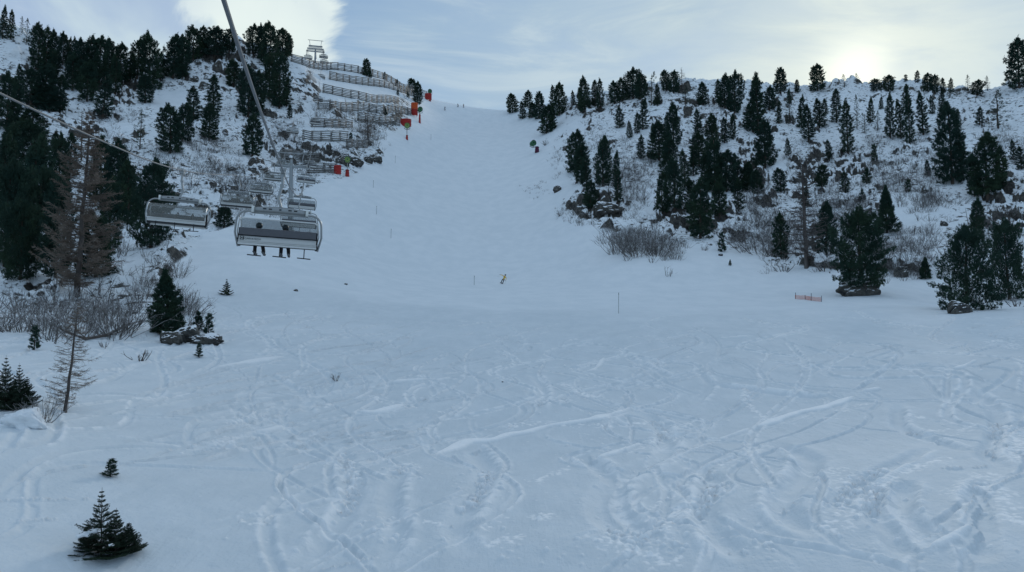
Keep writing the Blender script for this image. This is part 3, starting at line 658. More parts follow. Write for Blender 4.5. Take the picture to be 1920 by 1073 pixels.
for i in range(2):
    proto(f'thin{i}', norm(pine_crown(160 + i, 10., 1.35, 'slim', 60, .34, .05, 5, 6, lob=.4, gap=.6), 10.), norm(trunk_mesh(i + 30, 10., .13, 14, 1.1), 10.), M_PINE, M_BARK)
for i in range(3):
    proto(f'broad{i}', norm(pine_crown(180 + i, 11., 4.0, 'stone', 200, .30, .048, 30, 11, lob=.40, z0=.06, droop=.10), 11.), norm(trunk_mesh(i + 40, 11., .3, 24, 3.), 11.), M_PINE, M_BARK)
for i in range(2):
    proto(f'rocky{i}', norm(pine_crown(190 + i, 11., 4.0, 'stone', 200, .30, .048, 30, 11, lob=.36, z0=.12, droop=.12), 11.), norm(trunk_mesh(i + 45, 11., .34, 24, 3.), 11.), M_PINE, M_BARK)
for i in range(2):
    proto(f'near{i}', norm(pine_crown(200 + i, 4.2, 1.15, 'cone', 130, .20, .030, 17, 11, lob=.25, z0=.03), 4.2), norm(trunk_mesh(i + 50, 4.2, .09, 10, .9), 4.2), M_PINE, M_BARK)
proto('small0', norm(pine_crown(220, 2., .5, 'cone', 34, .20, .04, 8, 8, lob=.3, z0=.03), 2.), norm(trunk_mesh(60, 2., .05, 6, .4), 2.), M_PINE, M_BARK)
proto('small1', norm(pine_crown(221, 2., .38, 'slim', 26, .22, .04, 6, 9, lob=.4, z0=.03), 2.), norm(trunk_mesh(61, 2., .05, 6, .4), 2.), M_PINE, M_BARK)
proto('larchfar', norm(larch_crown(240, 10., 2.0, 60, 7, 2, .035, .1), 10.), norm(trunk_mesh(70, 10., .14), 10.), M_LARCH, M_LTRUNK)
proto('larchbig', norm(larch_crown(241, 16., 3.9, 150, 26, 4, .029, .03, z0=.05), 16.), norm(trunk_mesh(71, 16., .26), 16.), M_LARCH, M_LTRUNK)
proto('larchmid', norm(larch_crown(242, 12., 2.9, 90, 16, 3, .028, .16, z0=.08), 12.), norm(trunk_mesh(72, 12., .26), 12.), M_LTRUNK, M_LTRUNK)
proto('larchnear', norm(larch_crown(243, 5.8, 1.45, 95, 16, 2, .0095, .16, z0=.07), 5.8), norm(trunk_mesh(73, 5.8, .085), 5.8), M_LARCH, M_LTRUNK)
cr, tr_ = spruce_young(5, 2.2, 1.1, 13, .055, .012, 4); proto('spruce_double', norm(cr, 2.2), norm(tr_, 2.2), M_SPRUCE, M_BARK)
cr, tr_ = spruce_young(6, 2.2, 1.15, 13, .060, .014, 4); proto('spruce0', norm(cr, 2.2), norm(tr_, 2.2), M_SPRUCE, M_BARK)
cr, tr_ = spruce_young(7, 1.2, .6, 9, .06, .016, 1); proto('spruce1', norm(cr, 1.2), norm(tr_, 1.2), M_SPRUCE, M_BARK)
del cr, tr_
PW = {'stone': .44, 'dome': .54, 'slim': .27, 'thin': .30, 'broad': .9, 'rocky': .88, 'near': .58, 'small': .5, 'larchfar': .42, 'larchbig': .52, 'larchmid': .52, 'larchnear': .5, 'spruce_double': 1.05, 'spruce': .95}
rt = random.Random(3)
def plant(key, base, h, w, lean=0., rz=None, name='stone_pine'):
    cme, tme = PROTO[key]; fam = key.rstrip('0123456789'); e = empty(name, base, rt.uniform(0, 6.28) if rz is None else rz)
    sw = max(.6, min(1.8, (w / h) / PW[fam])); e.rotation_euler.x = rt.uniform(-.03, .03); e.rotation_euler.y = rt.uniform(-.03, .03) + lean
    for nm, me in (('trunk', tme), ('crown', cme)):
        o = bpy.data.objects.new(nm, me); COL.objects.link(o); o.parent = e; o.scale = (h * sw, h * sw, h)
    return e
# photo catalogue of the trees: (column of the foot, row of the foot, row of the top, width, kind)
TL = [  # left hillside
 (5,73,10,16,'slim'),(20,73,17,14,'slim'),(41,62,30,11,'thin'),(49,84,33,14,'thin'),(71,130,42,30,'stone'),(85,140,50,24,'slim'),(100,140,54,22,'stone'),(118,122,60,22,'dome'),(138,124,69,14,'slim'),
 (130,115,68,11,'slim'),(38,176,120,17,'slim'),(58,195,128,40,'stone'),(83,203,118,44,'stone'),(92,210,160,50,'dome'),(112,212,140,26,'slim'),(151,155,73,34,'stone'),(169,160,64,30,'stone'),(186,155,68,38,'dome'),
 (207,142,73,28,'stone'),(136,170,100,32,'stone'),(163,190,113,30,'stone'),(193,218,140,30,'slim'),(227,154,78,30,'stone'),(216,176,100,22,'slim'),(257,144,70,30,'dome'),(281,167,60,40,'dome'),(272,193,140,28,'stone'),
 (324,148,65,36,'stone'),(342,145,63,30,'dome'),(362,114,48,34,'dome'),(402,107,47,46,'dome'),(430,97,53,26,'dome'),(380,94,48,20,'stone'),(362,226,160,32,'slim'),(400,218,140,30,'slim'),(392,263,195,30,'stone'),
 (318,287,195,44,'stone'),(342,265,192,34,'stone'),(262,280,204,22,'thin'),(438,163,112,28,'stone'),(60,265,200,46,'stone'),(12,245,135,42,'stone'),(30,240,145,28,'slim'),(58,310,225,56,'dome'),(102,300,245,28,'slim'),
 (474,100,45,30,'dome'),(490,112,44,18,'stone'),(505,124,42,32,'stone'),(530,109,51,34,'dome'),(541,105,64,15,'dome'),(465,220,122,40,'stone'),(482,210,130,30,'stone'),(504,187,98,30,'stone'),(524,202,98,34,'stone'),
 (537,200,146,18,'slim'),(543,222,197,14,'slim'),(473,294,214,34,'stone'),(10,500,300,70,'broad'),(60,430,252,56,'stone'),(72,480,315,62,'broad'),(38,525,375,72,'broad'),(22,430,305,46,'stone'),(189,380,255,42,'stone'),
 (222,402,262,56,'stone'),(240,420,300,40,'stone'),(283,465,300,84,'broad'),(205,470,330,40,'stone'),(103,520,330,50,'stone'),(420,427,385,32,'stone'),(110,395,250,40,'stone'),(180,520,400,60,'stone'),(5,390,250,44,'stone'),
 (95,155,92,20,'slim'),(245,150,95,20,'slim'),(300,150,95,18,'slim'),(15,330,230,40,'stone'),(130,330,250,30,'slim')]
TF = [  # around the snow fences
 (687,143,109,17,'stone'),(694,146,131,8,'slim'),(722,149,135,9,'small'),(744,152,137,7,'slim'),(773,160,134,18,'stone'),(783,195,153,17,'stone'),(746,179,169,6,'small'),(722,216,202,9,'small'),(658,267,249,10,'small'),(765,183,172,6,'small')]
TR = [  # right hillside
 (961,212,175,21,'stone'),(990,195,161,17,'stone'),(980,223,189,15,'slim'),(1011,223,171,22,'stone'),(998,221,192,16,'stone'),(1025,250,196,28,'stone'),(1035,243,195,18,'slim'),(1037,200,160,14,'slim'),(1049,217,156,25,'stone'),
 (1075,198,170,10,'slim'),(1096,210,143,22,'stone'),(1089,200,165,14,'slim'),(1116,200,150,17,'slim'),(1126,203,148,16,'slim'),(1152,195,152,21,'stone'),(1167,190,145,20,'stone'),(1187,185,127,34,'dome'),(1200,187,136,22,'dome'),
 (1211,180,147,12,'slim'),(1221,197,135,18,'thin'),(1233,198,156,14,'slim'),(1249,170,130,18,'stone'),(1263,175,131,22,'dome'),(1279,165,127,20,'larchfar'),(1286,198,163,20,'thin'),(1318,198,153,20,'stone'),(1346,190,149,14,'slim'),
 (1359,203,138,26,'stone'),(1377,212,133,32,'dome'),(1162,240,199,20,'slim'),(1181,259,226,12,'slim'),(1205,243,184,20,'slim'),(1195,250,212,14,'slim'),(1202,298,254,17,'slim'),(1079,324,244,34,'stone'),(1091,340,268,30,'stone'),
 (1099,352,300,22,'slim'),(1107,395,338,26,'stone'),(1131,349,255,30,'stone'),(1155,352,283,18,'slim'),(1158,380,318,17,'slim'),(1236,301,226,38,'stone'),(1263,273,192,28,'stone'),(1256,332,258,32,'stone'),(1242,400,323,26,'stone'),
 (1264,393,296,32,'stone'),(1284,352,280,22,'slim'),(1309,251,204,18,'slim'),(1311,312,248,36,'stone'),(1337,280,212,26,'stone'),(1340,360,257,38,'stone'),(1359,268,220,17,'slim'),(1362,360,282,48,'dome'),(1313,447,335,44,'stone'),
 (1384,352,300,18,'slim'),(1401,357,304,26,'stone'),(1412,248,140,28,'slim'),(1401,240,195,20,'slim'),(1423,253,138,30,'slim'),(1443,206,161,22,'stone'),(1463,175,126,24,'stone'),(1495,173,149,14,'slim'),(1533,170,119,28,'stone'),
 (1481,230,167,17,'thin'),(1503,240,178,17,'slim'),(1516,262,195,24,'slim'),(1537,240,185,25,'slim'),(1568,230,167,22,'slim'),(1583,164,139,14,'thin'),(1590,287,184,25,'slim'),(1607,242,178,14,'thin'),(1632,231,182,14,'slim'),
 (1646,245,207,14,'thin'),(1622,250,211,14,'thin'),(1607,158,137,20,'thin'),(1643,170,147,22,'dome'),(1666,172,140,24,'dome'),(1698,153,140,8,'small'),(1720,155,132,12,'slim'),(1740,171,137,20,'dome'),(1752,174,140,18,'dome'),
 (1769,175,146,11,'slim'),(1783,175,147,11,'slim'),(1815,175,141,12,'thin'),(1832,178,150,24,'dome'),(1851,170,142,12,'thin'),(1670,259,172,20,'slim'),(1690,260,186,18,'slim'),(1699,215,158,18,'slim'),(1706,270,175,20,'slim'),
 (1731,253,171,22,'slim'),(1748,214,178,12,'slim'),(1766,200,172,13,'slim'),(1763,253,200,18,'thin'),(1786,345,192,50,'stone'),(1805,335,240,30,'slim'),(1837,234,200,16,'slim'),(1872,240,167,34,'thin'),(1853,368,250,52,'stone'),
 (1876,354,276,28,'slim'),(1828,368,287,26,'stone'),(1435,315,225,38,'stone'),(1405,360,303,20,'slim'),(1464,360,315,24,'stone'),(1541,351,309,24,'stone'),(1625,345,315,18,'small'),(1585,362,320,22,'slim'),(1912,165,72,42,'stone'),
 (1703,360,337,12,'small'),(1663,437,350,44,'near'),(1618,378,354,12,'small'),(1915,318,275,20,'slim'),(1465,485,399,28,'stone'),(1549,477,380,34,'stone'),(1616,553,391,114,'rocky'),(1736,523,483,24,'near'),(1812,582,425,112,'broad'),
 (1831,455,372,26,'stone'),(1893,562,412,84,'broad'),(1354,472,436,16,'small'),(1369,498,487,6,'small'),(1420,365,318,22,'stone'),(1250,262,215,14,'slim'),(1375,262,215,16,'slim'),(1325,352,290,26,'stone'),(1296,400,335,26,'stone'),
 (1350,405,340,26,'stone'),(1385,395,335,22,'slim'),(1225,262,230,10,'slim'),(1460,232,190,12,'slim'),(1548,215,185,12,'slim'),(1652,205,182,9,'slim'),(1795,240,205,14,'slim'),(1510,385,350,16,'slim'),(1740,330,300,12,'slim'),
 (1555,300,262,15,'slim'),(1478,292,258,12,'slim'),(1640,300,270,12,'small'),(1900,300,262,14,'slim'),(1480,195,170,9,'slim'),(1300,330,270,20,'slim')]
ORD = "first second third fourth fifth sixth seventh eighth ninth tenth eleventh twelfth thirteenth fourteenth fifteenth sixteenth seventeenth eighteenth nineteenth twentieth".split()
KIND = {'stone': ('stone_pine', 'dense dark stone pine'), 'dome': ('stone_pine', 'round topped dark stone pine'), 'slim': ('stone_pine', 'narrow dark stone pine'), 'thin': ('stone_pine', 'thin see-through stone pine'),
        'broad': ('stone_pine', 'very broad dark stone pine'), 'rocky': ('stone_pine', 'broad dark stone pine on a rock'), 'near': ('stone_pine', 'cone shaped green pine'), 'small': ('young_pine', 'tiny young pine'), 'larchfar': ('larch_tree', 'pale brown bare larch')}
def zone_of(c, foot, side):
    if side == 'F': return 'among the snow fences'
    if side == 'L':
        if foot < 128: return 'on the left skyline' if c < 300 else 'topping the left crag'
        if foot < 205: return 'high on the left hillside' if c < 200 else 'in the upper left hillside' if c < 420 else 'on the crag beside the chairlift'
        if foot < 300: return 'above the brown larch' if c < 230 else 'in the gully above the chairs'
        return 'around the brown larch' if c < 260 else 'beside the empty chairs'
    if foot < 205:
        return 'on the ridge beside the run' if c < 1140 else 'on the ridge left of the glow' if c < 1400 else 'on the ridge under the glow' if c < 1700 else 'on the far right ridge'
    if foot < 270:
        return 'below the ridge beside the run' if c < 1225 else 'in the upper right hillside' if c < 1450 else 'on the snowfield under the glow' if c < 1660 else 'below the far right ridge'
    if foot < 405:
        return 'at the rocks right of the run' if c < 1210 else 'in the dark right-hand grove' if c < 1430 else 'beside the pale cliffs' if c < 1660 else 'on the far right hillside'
    return 'at the right hillside foot'
cat_trees = []
for side, T in (('L', TL), ('F', TF), ('R', TR)):
    for (c, foot, top, w, k) in T: cat_trees.append([c, foot, top, w, k, zone_of(c, foot, side), side])
groups = {}
for t_ in cat_trees:
    sz = 'tall' if (t_[1] - t_[2]) > 72 else 'short' if (t_[1] - t_[2]) < 36 else ''
    kd = KIND[t_[4]][1] if t_[4] != 'small' else 'tiny young pine'
    t_.append(((sz + ' ') if sz and t_[4] != 'small' else '') + kd); groups.setdefault((t_[7], t_[5]), []).append(t_)
for (kd, zn), L in groups.items():
    L.sort(key=lambda a: a[0])
    for i, t_ in enumerate(L):
        lab = kd + ' ' + zn
        if len(L) == 2: lab += (', left one', ', right one')[i]
        elif len(L) > 2: lab += f', {ORD[i]} from left'
        t_.append(lab)
cnt = {}
for t_ in cat_trees:
    c, foot, top, w, k, zn, side, kd, lab = t_
    b = GP(c, foot); dist = b.y * math.cos(PITCH) + b.z * math.sin(PITCH); h = (foot - top) / F * dist / math.cos(PITCH) * 1.05; wm = w / F * dist * (1.0 if k in ('broad', 'rocky') else 1.12)
    n = cnt.get(k, 0); cnt[k] = n + 1
    nv = len([q for q in PROTO if q.rstrip('0123456789') == k]); key = f'{k}{n % nv}' if k + '0' in PROTO else k
    e = plant(key, b - Vector((0, 0, .015 * h)), h, wm, name=KIND[k][0])
    tag(e, lab, 'tree', {'L': 'conifers on the left hillside', 'F': 'small conifers among the snow fences', 'R': 'conifers on the right hillside'}[side])
def spot(c, foot, top):
    b = GP(c, foot); d = b.y * math.cos(PITCH) + b.z * math.sin(PITCH); return b, (foot - top) / F * d, d
for key, nm, c, foot, top, w, lean, lab in [
    ('larchbig', 'larch_tree', 145, 556, 205, 150, .0, 'big brown bare larch standing in front of the dark pines on the left'),
    ('larchmid', 'larch_tree', 1513, 503, 292, 88, 0., 'grey brown bare larch at the foot of the right hillside'),
    ('larchnear', 'larch_tree', 122, 772, 562, 96, .10, 'small bare larch leaning right in front of the alder scrub'),
    ('larchfar', 'larch_tree', 690, 262, 205, 38, 0., 'small bare brown tree in front of the middle snow fences'),
    ('larchfar', 'larch_tree', 152, 300, 205, 36, 0., 'pale brown larch top behind the upper left cable'),
    ('near0', 'stone_pine', 313, 626, 505, 80, 0., 'bushy green stone pine beside the dark boulders on the left'),
    ('small0', 'young_pine', 371, 620, 583, 24, 0., 'small pine right behind the snow-topped boulders, left of a twin'),
    ('small1', 'young_pine', 391, 628, 587, 20, 0., 'small pine right behind the snow-topped boulders, right of a twin'),
    ('small1', 'young_pine', 373, 670, 643, 15, 0., 'tiny pine seedling in the snow below the dark boulders'),
    ('small1', 'young_pine', 64, 656, 610, 21, 0., 'slim young pine standing in front of the left alder scrub'),
    ('small1', 'young_pine', 207, 894, 860, 28, 0., 'tiny pine seedling in the snow just above the foreground spruce'),
    ('spruce1', 'young_spruce', 425, 553, 522, 26, 0., 'lone young spruce on open snow below the big chair'),
    ('spruce0', 'young_spruce', 8, 766, 665, 74, 0., 'young spruce cut by the left edge of the photo'),
    ('spruce0', 'young_spruce', 36, 760, 680, 66, 0., 'young spruce between the edge spruce and the leaning larch'),
    ('spruce_double', 'young_spruce', 190, 1041, 914, 140, 0., 'dark foreground spruce bush with two tips and a little snow')]:
    b, h, d = spot(c, foot, top)
    e = plant(key, b - Vector((0, 0, .05 * h if 'spruce' in key else 0)), h, w / F * d * 1.05, lean, name=nm, rz=.3 if key == 'spruce_double' else None); tag(e, lab, 'tree')

# ---- leafless shrubs
SH = {}
for k, (s_, h_, r_, n_, tr_, sub_) in {'alder': (1, 1.8, 1.5, 30, .011, 5), 'alder_wide': (2, 1.6, 2.0, 36, .011, 5), 'twig': (3, .8, .6, 16, .010, 3), 'bough': (4, .9, 1.0, 9, .022, 4), 'far': (5, 2.0, 2.0, 34, .022, 4)}.items():
    me = mesh_np('shrub', *shrub_mesh(s_, 1., r_ / h_, n_, tr_ / h_, sub_)); me.materials.append(M_TWIG); SH[k] = me
def shrub(key, c, foot, hpx, label, group=None, sw=1.):
    b = GP(c, foot); d = b.y; h = hpx / F * d; o = bpy.data.objects.new('alder_shrub', SH[key]); COL.objects.link(o)
    o.location = b - Vector((0, 0, .03 * h)); o.scale = (h * sw, h * sw, h); o.rotation_euler = (0, 0, rt.uniform(0, 6.28)); tag(o, label, 'shrub', group); return o
for a in [('alder', 78, 790, 66, 'bare twiggy shrub beside the left edge spruces and snow mound'), ('twig', 630, 713, 18, 'small tuft of bare twigs alone on open snow in the centre left'),
    ('bough', 262, 676, 28, 'low spreading bare shrub in the snow below the alder scrub'), ('bough', 196, 652, 16, 'tiny bare shrub under the fallen branch on the left'),
    ('alder', 335, 520, 40, 'bare bush on the snow above the green stone pine'), ('alder', 352, 590, 62, 'bare bush directly right of the green stone pine'), ('alder', 262, 560, 56, 'bare bush directly left of the green stone pine'),
    ('alder_wide', 215, 632, 82, 'large dark alder bush right behind the leaning larch'), ('alder_wide', 150, 628, 70, 'brownish alder bush directly behind the leaning larch'), ('alder_wide', 90, 622, 62, 'alder bush between the leaning larch and the slim young pine'),
    ('alder_wide', 25, 622, 60, 'alder bush at the far left edge behind the slim young pine'), ('bough', 85, 572, 26, 'bare bush in front of the earthy bank under the wood'),
    ('alder', 1160, 474, 62, 'bare bush at the left end of the big thicket beside the run'), ('alder_wide', 1195, 476, 70, 'widest bare bush of the thicket beside the run'), ('alder', 1232, 480, 62, 'bare bush at the right end of the thicket beside the run'),
    ('alder', 1265, 486, 30, 'low bush below the thicket beside the run'), ('twig', 1052, 404, 16, 'small twigs at the rocky edge right of the run, upper of two'), ('twig', 1078, 404, 18, 'small twigs at the rocky edge right of the run, lower of two'),
    ('twig', 1024, 272, 14, 'bare twigs on the snow beside the right snow gun'), ('alder', 1452, 480, 60, 'bare bush left of the dark pines at the right hillside foot'), ('alder_wide', 1425, 478, 66, 'wide bare bush at the foot of the right hillside, left of another'),
    ('bough', 1470, 510, 26, 'snowy arching bush at the foot of the grey larch, left of it'), ('bough', 1545, 508, 26, 'snowy arching bush at the foot of the grey larch, right of it'), ('alder', 1565, 500, 40, 'bare bush half hidden by the big pine on a rock'),
    ('twig', 1320, 470, 16, 'small twig tuft left of the tiny pine at the slope foot'), ('bough', 1908, 575, 26, 'fallen bare branches at the far right edge')]:
    shrub(*a)
# scrub nobody could count: one mass per hillside
def scrub(name, zones, label, seed):
    rs = np.random.RandomState(seed); VV, FF = [], []; o = 0
    protos = [shrub_mesh(300 + i, 1., 1.0, 9, .011, 3) for i in range(6)]
    for (c, r, a, b, n, hm) in zones:
        for k in range(int(n * (1.5 if seed == 2 else 1.15))):
            u, v_ = rs.normal(size=2) * .55
            cc, r2 = c + u * a, r + v_ * b
            if not (-40 < cc < 1960): continue
            p = GP(cc, r2); d = p.length; h = hm * (.5 + .8 * rs.rand()); v, f = protos[rs.randint(6)]; an = rs.rand() * 6.28; ca, sa = math.cos(an), math.sin(an)
            s = h * (.8 + .5 * rs.rand()); q_ = np.stack([(v[:, 0] * ca - v[:, 1] * sa) * s + p.x, (v[:, 0] * sa + v[:, 1] * ca) * s + p.y, v[:, 2] * h + p.z - .05], 1)
            VV.append(q_); FF.append(f + o); o += len(v)
    ob = link(name, mesh_np(name, np.vstack(VV), np.vstack(FF)), M_TWIG); tag(ob, label, 'scrub', None, 'stuff'); ob['kind'] = 'stuff'
scrub('alder_scrub', [(40, 600, 70, 40, 26, 1.9), (130, 592, 70, 40, 26, 1.9), (215, 590, 60, 44, 26, 2.0), (300, 520, 44, 46, 22, 1.6), (370, 270, 60, 26, 70, 1.6), (400, 320, 60, 34, 90, 1.7), (450, 345, 50, 34, 90, 1.7),
    (500, 380, 34, 30, 40, 1.7), (440, 400, 30, 20, 20, 1.5), (300, 320, 50, 40, 50, 1.6), (230, 225, 60, 20, 30, 1.4), (690, 250, 34, 26, 70, 2.4), (650, 215, 50, 14, 40, 1.8), (610, 218, 30, 14, 26, 1.8), (560, 290, 50, 30, 70, 1.6), (640, 292, 40, 16, 40, 1.4),
    (590, 325, 50, 14, 40, 1.4), (530, 250, 30, 30, 40, 1.6), (350, 590, 24, 30, 18, 1.5), (220, 300, 60, 60, 40, 1.6), (410, 290, 30, 60, 30, 1.6), (150, 470, 100, 60, 60, 2.0)], 'bare alder scrub poking through the snow of the left hillside', 1)
scrub('alder_scrub', [(1150, 330, 50, 60, 120, 1.8), (1190, 360, 40, 50, 90, 1.8), (1110, 270, 50, 30, 50, 1.4), (1200, 300, 40, 30, 60, 1.5), (1190, 455, 60, 26, 70, 2.2), (1250, 468, 30, 22, 30, 1.8), (1090, 410, 40, 20, 22, 1.2), (1005, 355, 24, 14, 26, .7),
    (1430, 410, 40, 55, 130, 2.0), (1380, 440, 40, 26, 40, 1.8), (1560, 410, 50, 50, 90, 2.0), (1490, 440, 40, 50, 60, 2.0), (1680, 330, 60, 40, 120, 1.9), (1740, 380, 50, 24, 60, 1.8), (1650, 470, 60, 26, 60, 1.6), (1720, 470, 50, 40, 90, 1.7), (1760, 310, 40, 40, 60, 1.6),
    (1890, 270, 50, 30, 60, 1.5), (1640, 270, 50, 20, 40, 1.4), (1690, 510, 50, 14, 26, 1.2), (1050, 300, 20, 30, 20, 1.2), (1340, 210, 40, 16, 30, 1.2), (1870, 430, 40, 40, 40, 1.6), (1060, 390, 16, 14, 10, .9), (1300, 250, 60, 40, 40, 1.3), (1600, 380, 50, 30, 60, 1.7), (1500, 300, 60, 40, 60, 1.4)],
    'bare alder scrub poking through the snow of the right hillside', 2)

# ================================================================== mesh builder for made things
class MB:
    def __init__(s): s.v = []; s.f = []; s.n = 0
    def add(s, v, f):
        v = np.asarray(v, float); s.v.append(v); s.f.append(np.asarray(f) + s.n); s.n += len(v); return s
    def tube(s, pts, r, sides=8):
        pts = np.asarray(pts, float); rad = np.full(len(pts), r) if np.isscalar(r) else np.asarray(r)
        v, f = tubes([(pts, rad)], sides); return s.add(v, f)
    def box(s, c, d, rot=None, taper=1.):
        x, y, z = [q / 2 for q in d]; ch = min(x, y, z) * .18
        P = []
        for zz, k in ((-z, 0), (-z + ch, 1), (z - ch, 1), (z, 0)):
            e = ch * (1 - k); t = taper if zz > 0 else 1.
            P += [(-(x - e) * t, -(y - e) * t, zz), ((x - e) * t, -(y - e) * t, zz), ((x - e) * t, (y - e) * t, zz), (-(x - e) * t, (y - e) * t, zz)]
        P = np.array(P)
        if rot is not None: P = P @ np.array(Matrix(rot).to_3x3()).T
        P += np.array(c); F_ = [[0, 2, 1], [0, 3, 2], [12, 13, 14], [12, 14, 15]]
        for l in range(3):
            for i in range(4):
                a, b = l * 4 + i, l * 4 + (i + 1) % 4; F_ += [[a, b, b + 4], [a, b + 4, a + 4]]
        return s.add(P, F_)
    def strip(s, sec, x0, x1, th=.02, nx=12, bulge=0.):
        """a curved sheet: cross-section sec [(y,z)] swept along x, with thickness"""
        sec = np.array(sec, float); n = len(sec); T = np.gradient(sec, axis=0); T /= np.linalg.norm(T, axis=1)[:, None]; N = np.stack([-T[:, 1], T[:, 0]], 1)
        V = []
        for k in range(nx + 1):
            u = k / nx; x = x0 + (x1 - x0) * u; e = 1 - bulge * (2 * u - 1) ** 6
            for sg in (0, 1): 
                for i in range(n): p = sec[i] * np.array([1, 1]) + N[i] * th * sg; V.append((x, p[0] * e, p[1]))
        F_ = []; m = 2 * n
        for k in range(nx):
            for i in range(n - 1):
                a = k * m + i; b = a + m; F_ += [[a, b, b + 1], [a, b + 1, a + 1]]
                a += n; b += n; F_ += [[a, b + 1, b], [a, a + 1, b + 1]]
            for i in (0, n - 1): a = k * m + i; F_ += [[a, a + n, a + n + m], [a, a + n + m, a + m]]
        for k in (0, nx):
            for i in range(n - 1): a = k * m + i; F_ += [[a, a + 1, a + n + 1], [a, a + n + 1, a + n]]
        return s.add(V, F_)
    def build(s, name, mat, parent=None, smooth=False):
        me = mesh_np(name, np.vstack(s.v), np.vstack(s.f), False)
        bm = bmesh.new(); bm.from_mesh(me); bmesh.ops.recalc_face_normals(bm, faces=bm.faces); bm.to_mesh(me); bm.free()
        if smooth: 
            me.polygons.foreach_set('use_smooth', np.ones(len(me.polygons), dtype=bool)); me.set_sharp_from_angle(angle=R(40))
        return link(name, me, mat, parent)
def copy_tree(o, parent=None):
    c = o.copy(); COL.objects.link(c); c.parent = parent
    for ch in list(o.children): copy_tree(ch, c)
    return c
M_GALV = simple("galvanised_steel", (.33, .345, .35), .45, .6, .15, 6); M_ALU = simple("brushed_aluminium", (.62, .63, .62), .4, .5, .08, 8)
M_DARK = simple("black_rubber", (.018, .019, .022), .7, 0, .2, 8); M_WHITE = simple("off_white_panel", (.60, .60, .58), .5, 0, .06, 5)
M_GREY = simple("grey_seat_cover", (.115, .115, .125), .8, 0, .15, 9); M_ROPE = simple("steel_rope", (.12, .13, .14), .5, .5, .2, 20)
M_WOOD = frost(simple("weathered_larch_wood", (.14, .135, .125), .9, 0, .35, 3), .8, .5, .9); M_RED = simple("red_padding", (.40, .035, .03), .75, 0, .25, 3)
M_ORANGE = simple("orange_padding", (.62, .10, .03), .75, 0, .2, 3); M_GREEN = simple("green_gun_paint", (.04, .16, .07), .5, 0, .2, 4); M_LIME = simple("lime_gun_paint", (.22, .30, .08), .5, 0, .2, 4)
M_CLAMP = simple("pale_clamp", (.72, .73, .70), .5, 0, .05, 5); M_INK = simple("dark_print", (.03, .035, .04), .6)
M_MUST = simple("mustard_jacket", (.72, .44, .04), .8, 0, .15, 6); M_TROU = simple("black_trousers", (.012, .013, .02), .85, 0, .2, 6); M_BLUEJ = simple("dark_blue_jacket", (.03, .05, .09), .85, 0, .2, 6)
M_SKIN = simple("skin", (.50, .30, .22), .6); M_HELM = simple("helmet_shell", (.03, .04, .045), .35); M_REDJ = simple("dark_red_jacket", (.16, .025, .03), .8)
M_DREDJ = simple('maroon_jacket', (.05, .015, .02), .85)
M_POLEM = simple("dark_marker_pole", (.05, .055, .07), .6); M_NET = simple("faded_orange_net", (.72, .20, .12), .8)
def mat_bubble():
    m = bpy.data.materials.new("tinted_bubble"); m.use_nodes = True; t = NT(m.node_tree); m.node_tree.nodes.clear()
    out = t.node('ShaderNodeOutputMaterial'); tr = t.node('ShaderNodeBsdfTransparent'); tr.inputs[0].default_value = (.80, .82, .83, 1)
    gl_ = t.node('ShaderNodeBsdfPrincipled'); gl_.inputs['Roughness'].default_value = .28; gl_.inputs['Specular IOR Level'].default_value = .3
    tc = t.node('ShaderNodeTexCoord'); n = t.noise(tc.outputs['Object'], 1.6, 4, .6); t.l.new(t.mix(n, (.34, .335, .31, 1), (.46, .45, .41, 1)), gl_.inputs['Base Color'])
    mx = t.node('ShaderNodeMixShader'); mx.inputs[0].default_value = .22; t.l.new(tr.outputs[0], mx.inputs[1]); t.l.new(gl_.outputs[0], mx.inputs[2]); t.l.new(mx.outputs[0], out.inputs[0]); return m
M_BUB = mat_bubble()

# ------------------------------------------------------------------ the chairlift
YK = [-14, 0, 31, 72, 92, 142, 175, 224, 254, 278, 292, 300, 330, 380]
XR = [2.36, -1.26, -9.3, -19.9, -25.1, -38.0, -46.3, -57.8, -64.8, -70.2, -73.0, -74.5, -81.5, -93]
ZR = [4.3, 4.15, 6.9, 13.8, 19.0, 33.0, 42.8, 67.0, 83.5, 99.5, 112.4, 114.6, 115., 110.]
ZL = [3.2, 4.0, 7.6, 15.6, 19.9, 33.0, 42.4, 67.0, 83.5, 99.5, 112.4, 114.6, 115., 110.]
def rope_at(side, y):
    x = float(pchip(YK, XR, np.array([y]))[0]); z = float(pchip(YK, ZR if side else ZL, np.array([y]))[0])
    return Vector((x if side else x - 6.14, y, z))
for side, lab in ((1, 'thick steel rope running overhead from the top of the photo to the lift tower'), (0, 'steel rope of the return line crossing in front of the brown larch')):
    ys = np.concatenate([np.arange(-14, 60, 1.5), np.arange(60, 381, 3)]); b = MB(); b.tube([rope_at(side, y) for y in ys], .036 if side else .030, 8)
    tag(b.build('haul_rope', M_ROPE, None, True), lab, 'lift cable', 'haul ropes of the chairlift')
HEAD = math.atan2(.262, 1.0)
def rounded_loop(w, ztop, zbot, rc, inset, y=0., n=7):
    P = [(-w + inset, y + .25, zbot)]; P.append((-w, y + .06, zbot + (ztop - zbot) * .38)); P.append((-w + .03, y, ztop - rc))
    for i in range(1, n): a = math.pi / 2 * i / n; P.append((-w + .03 + rc * (1 - math.cos(a)), y, ztop - rc + rc * math.sin(a)))
    P.append((-w + rc + .03, y, ztop)); Q = [(-x, yy, z) for x, yy, z in P[::-1]]
    return P + Q
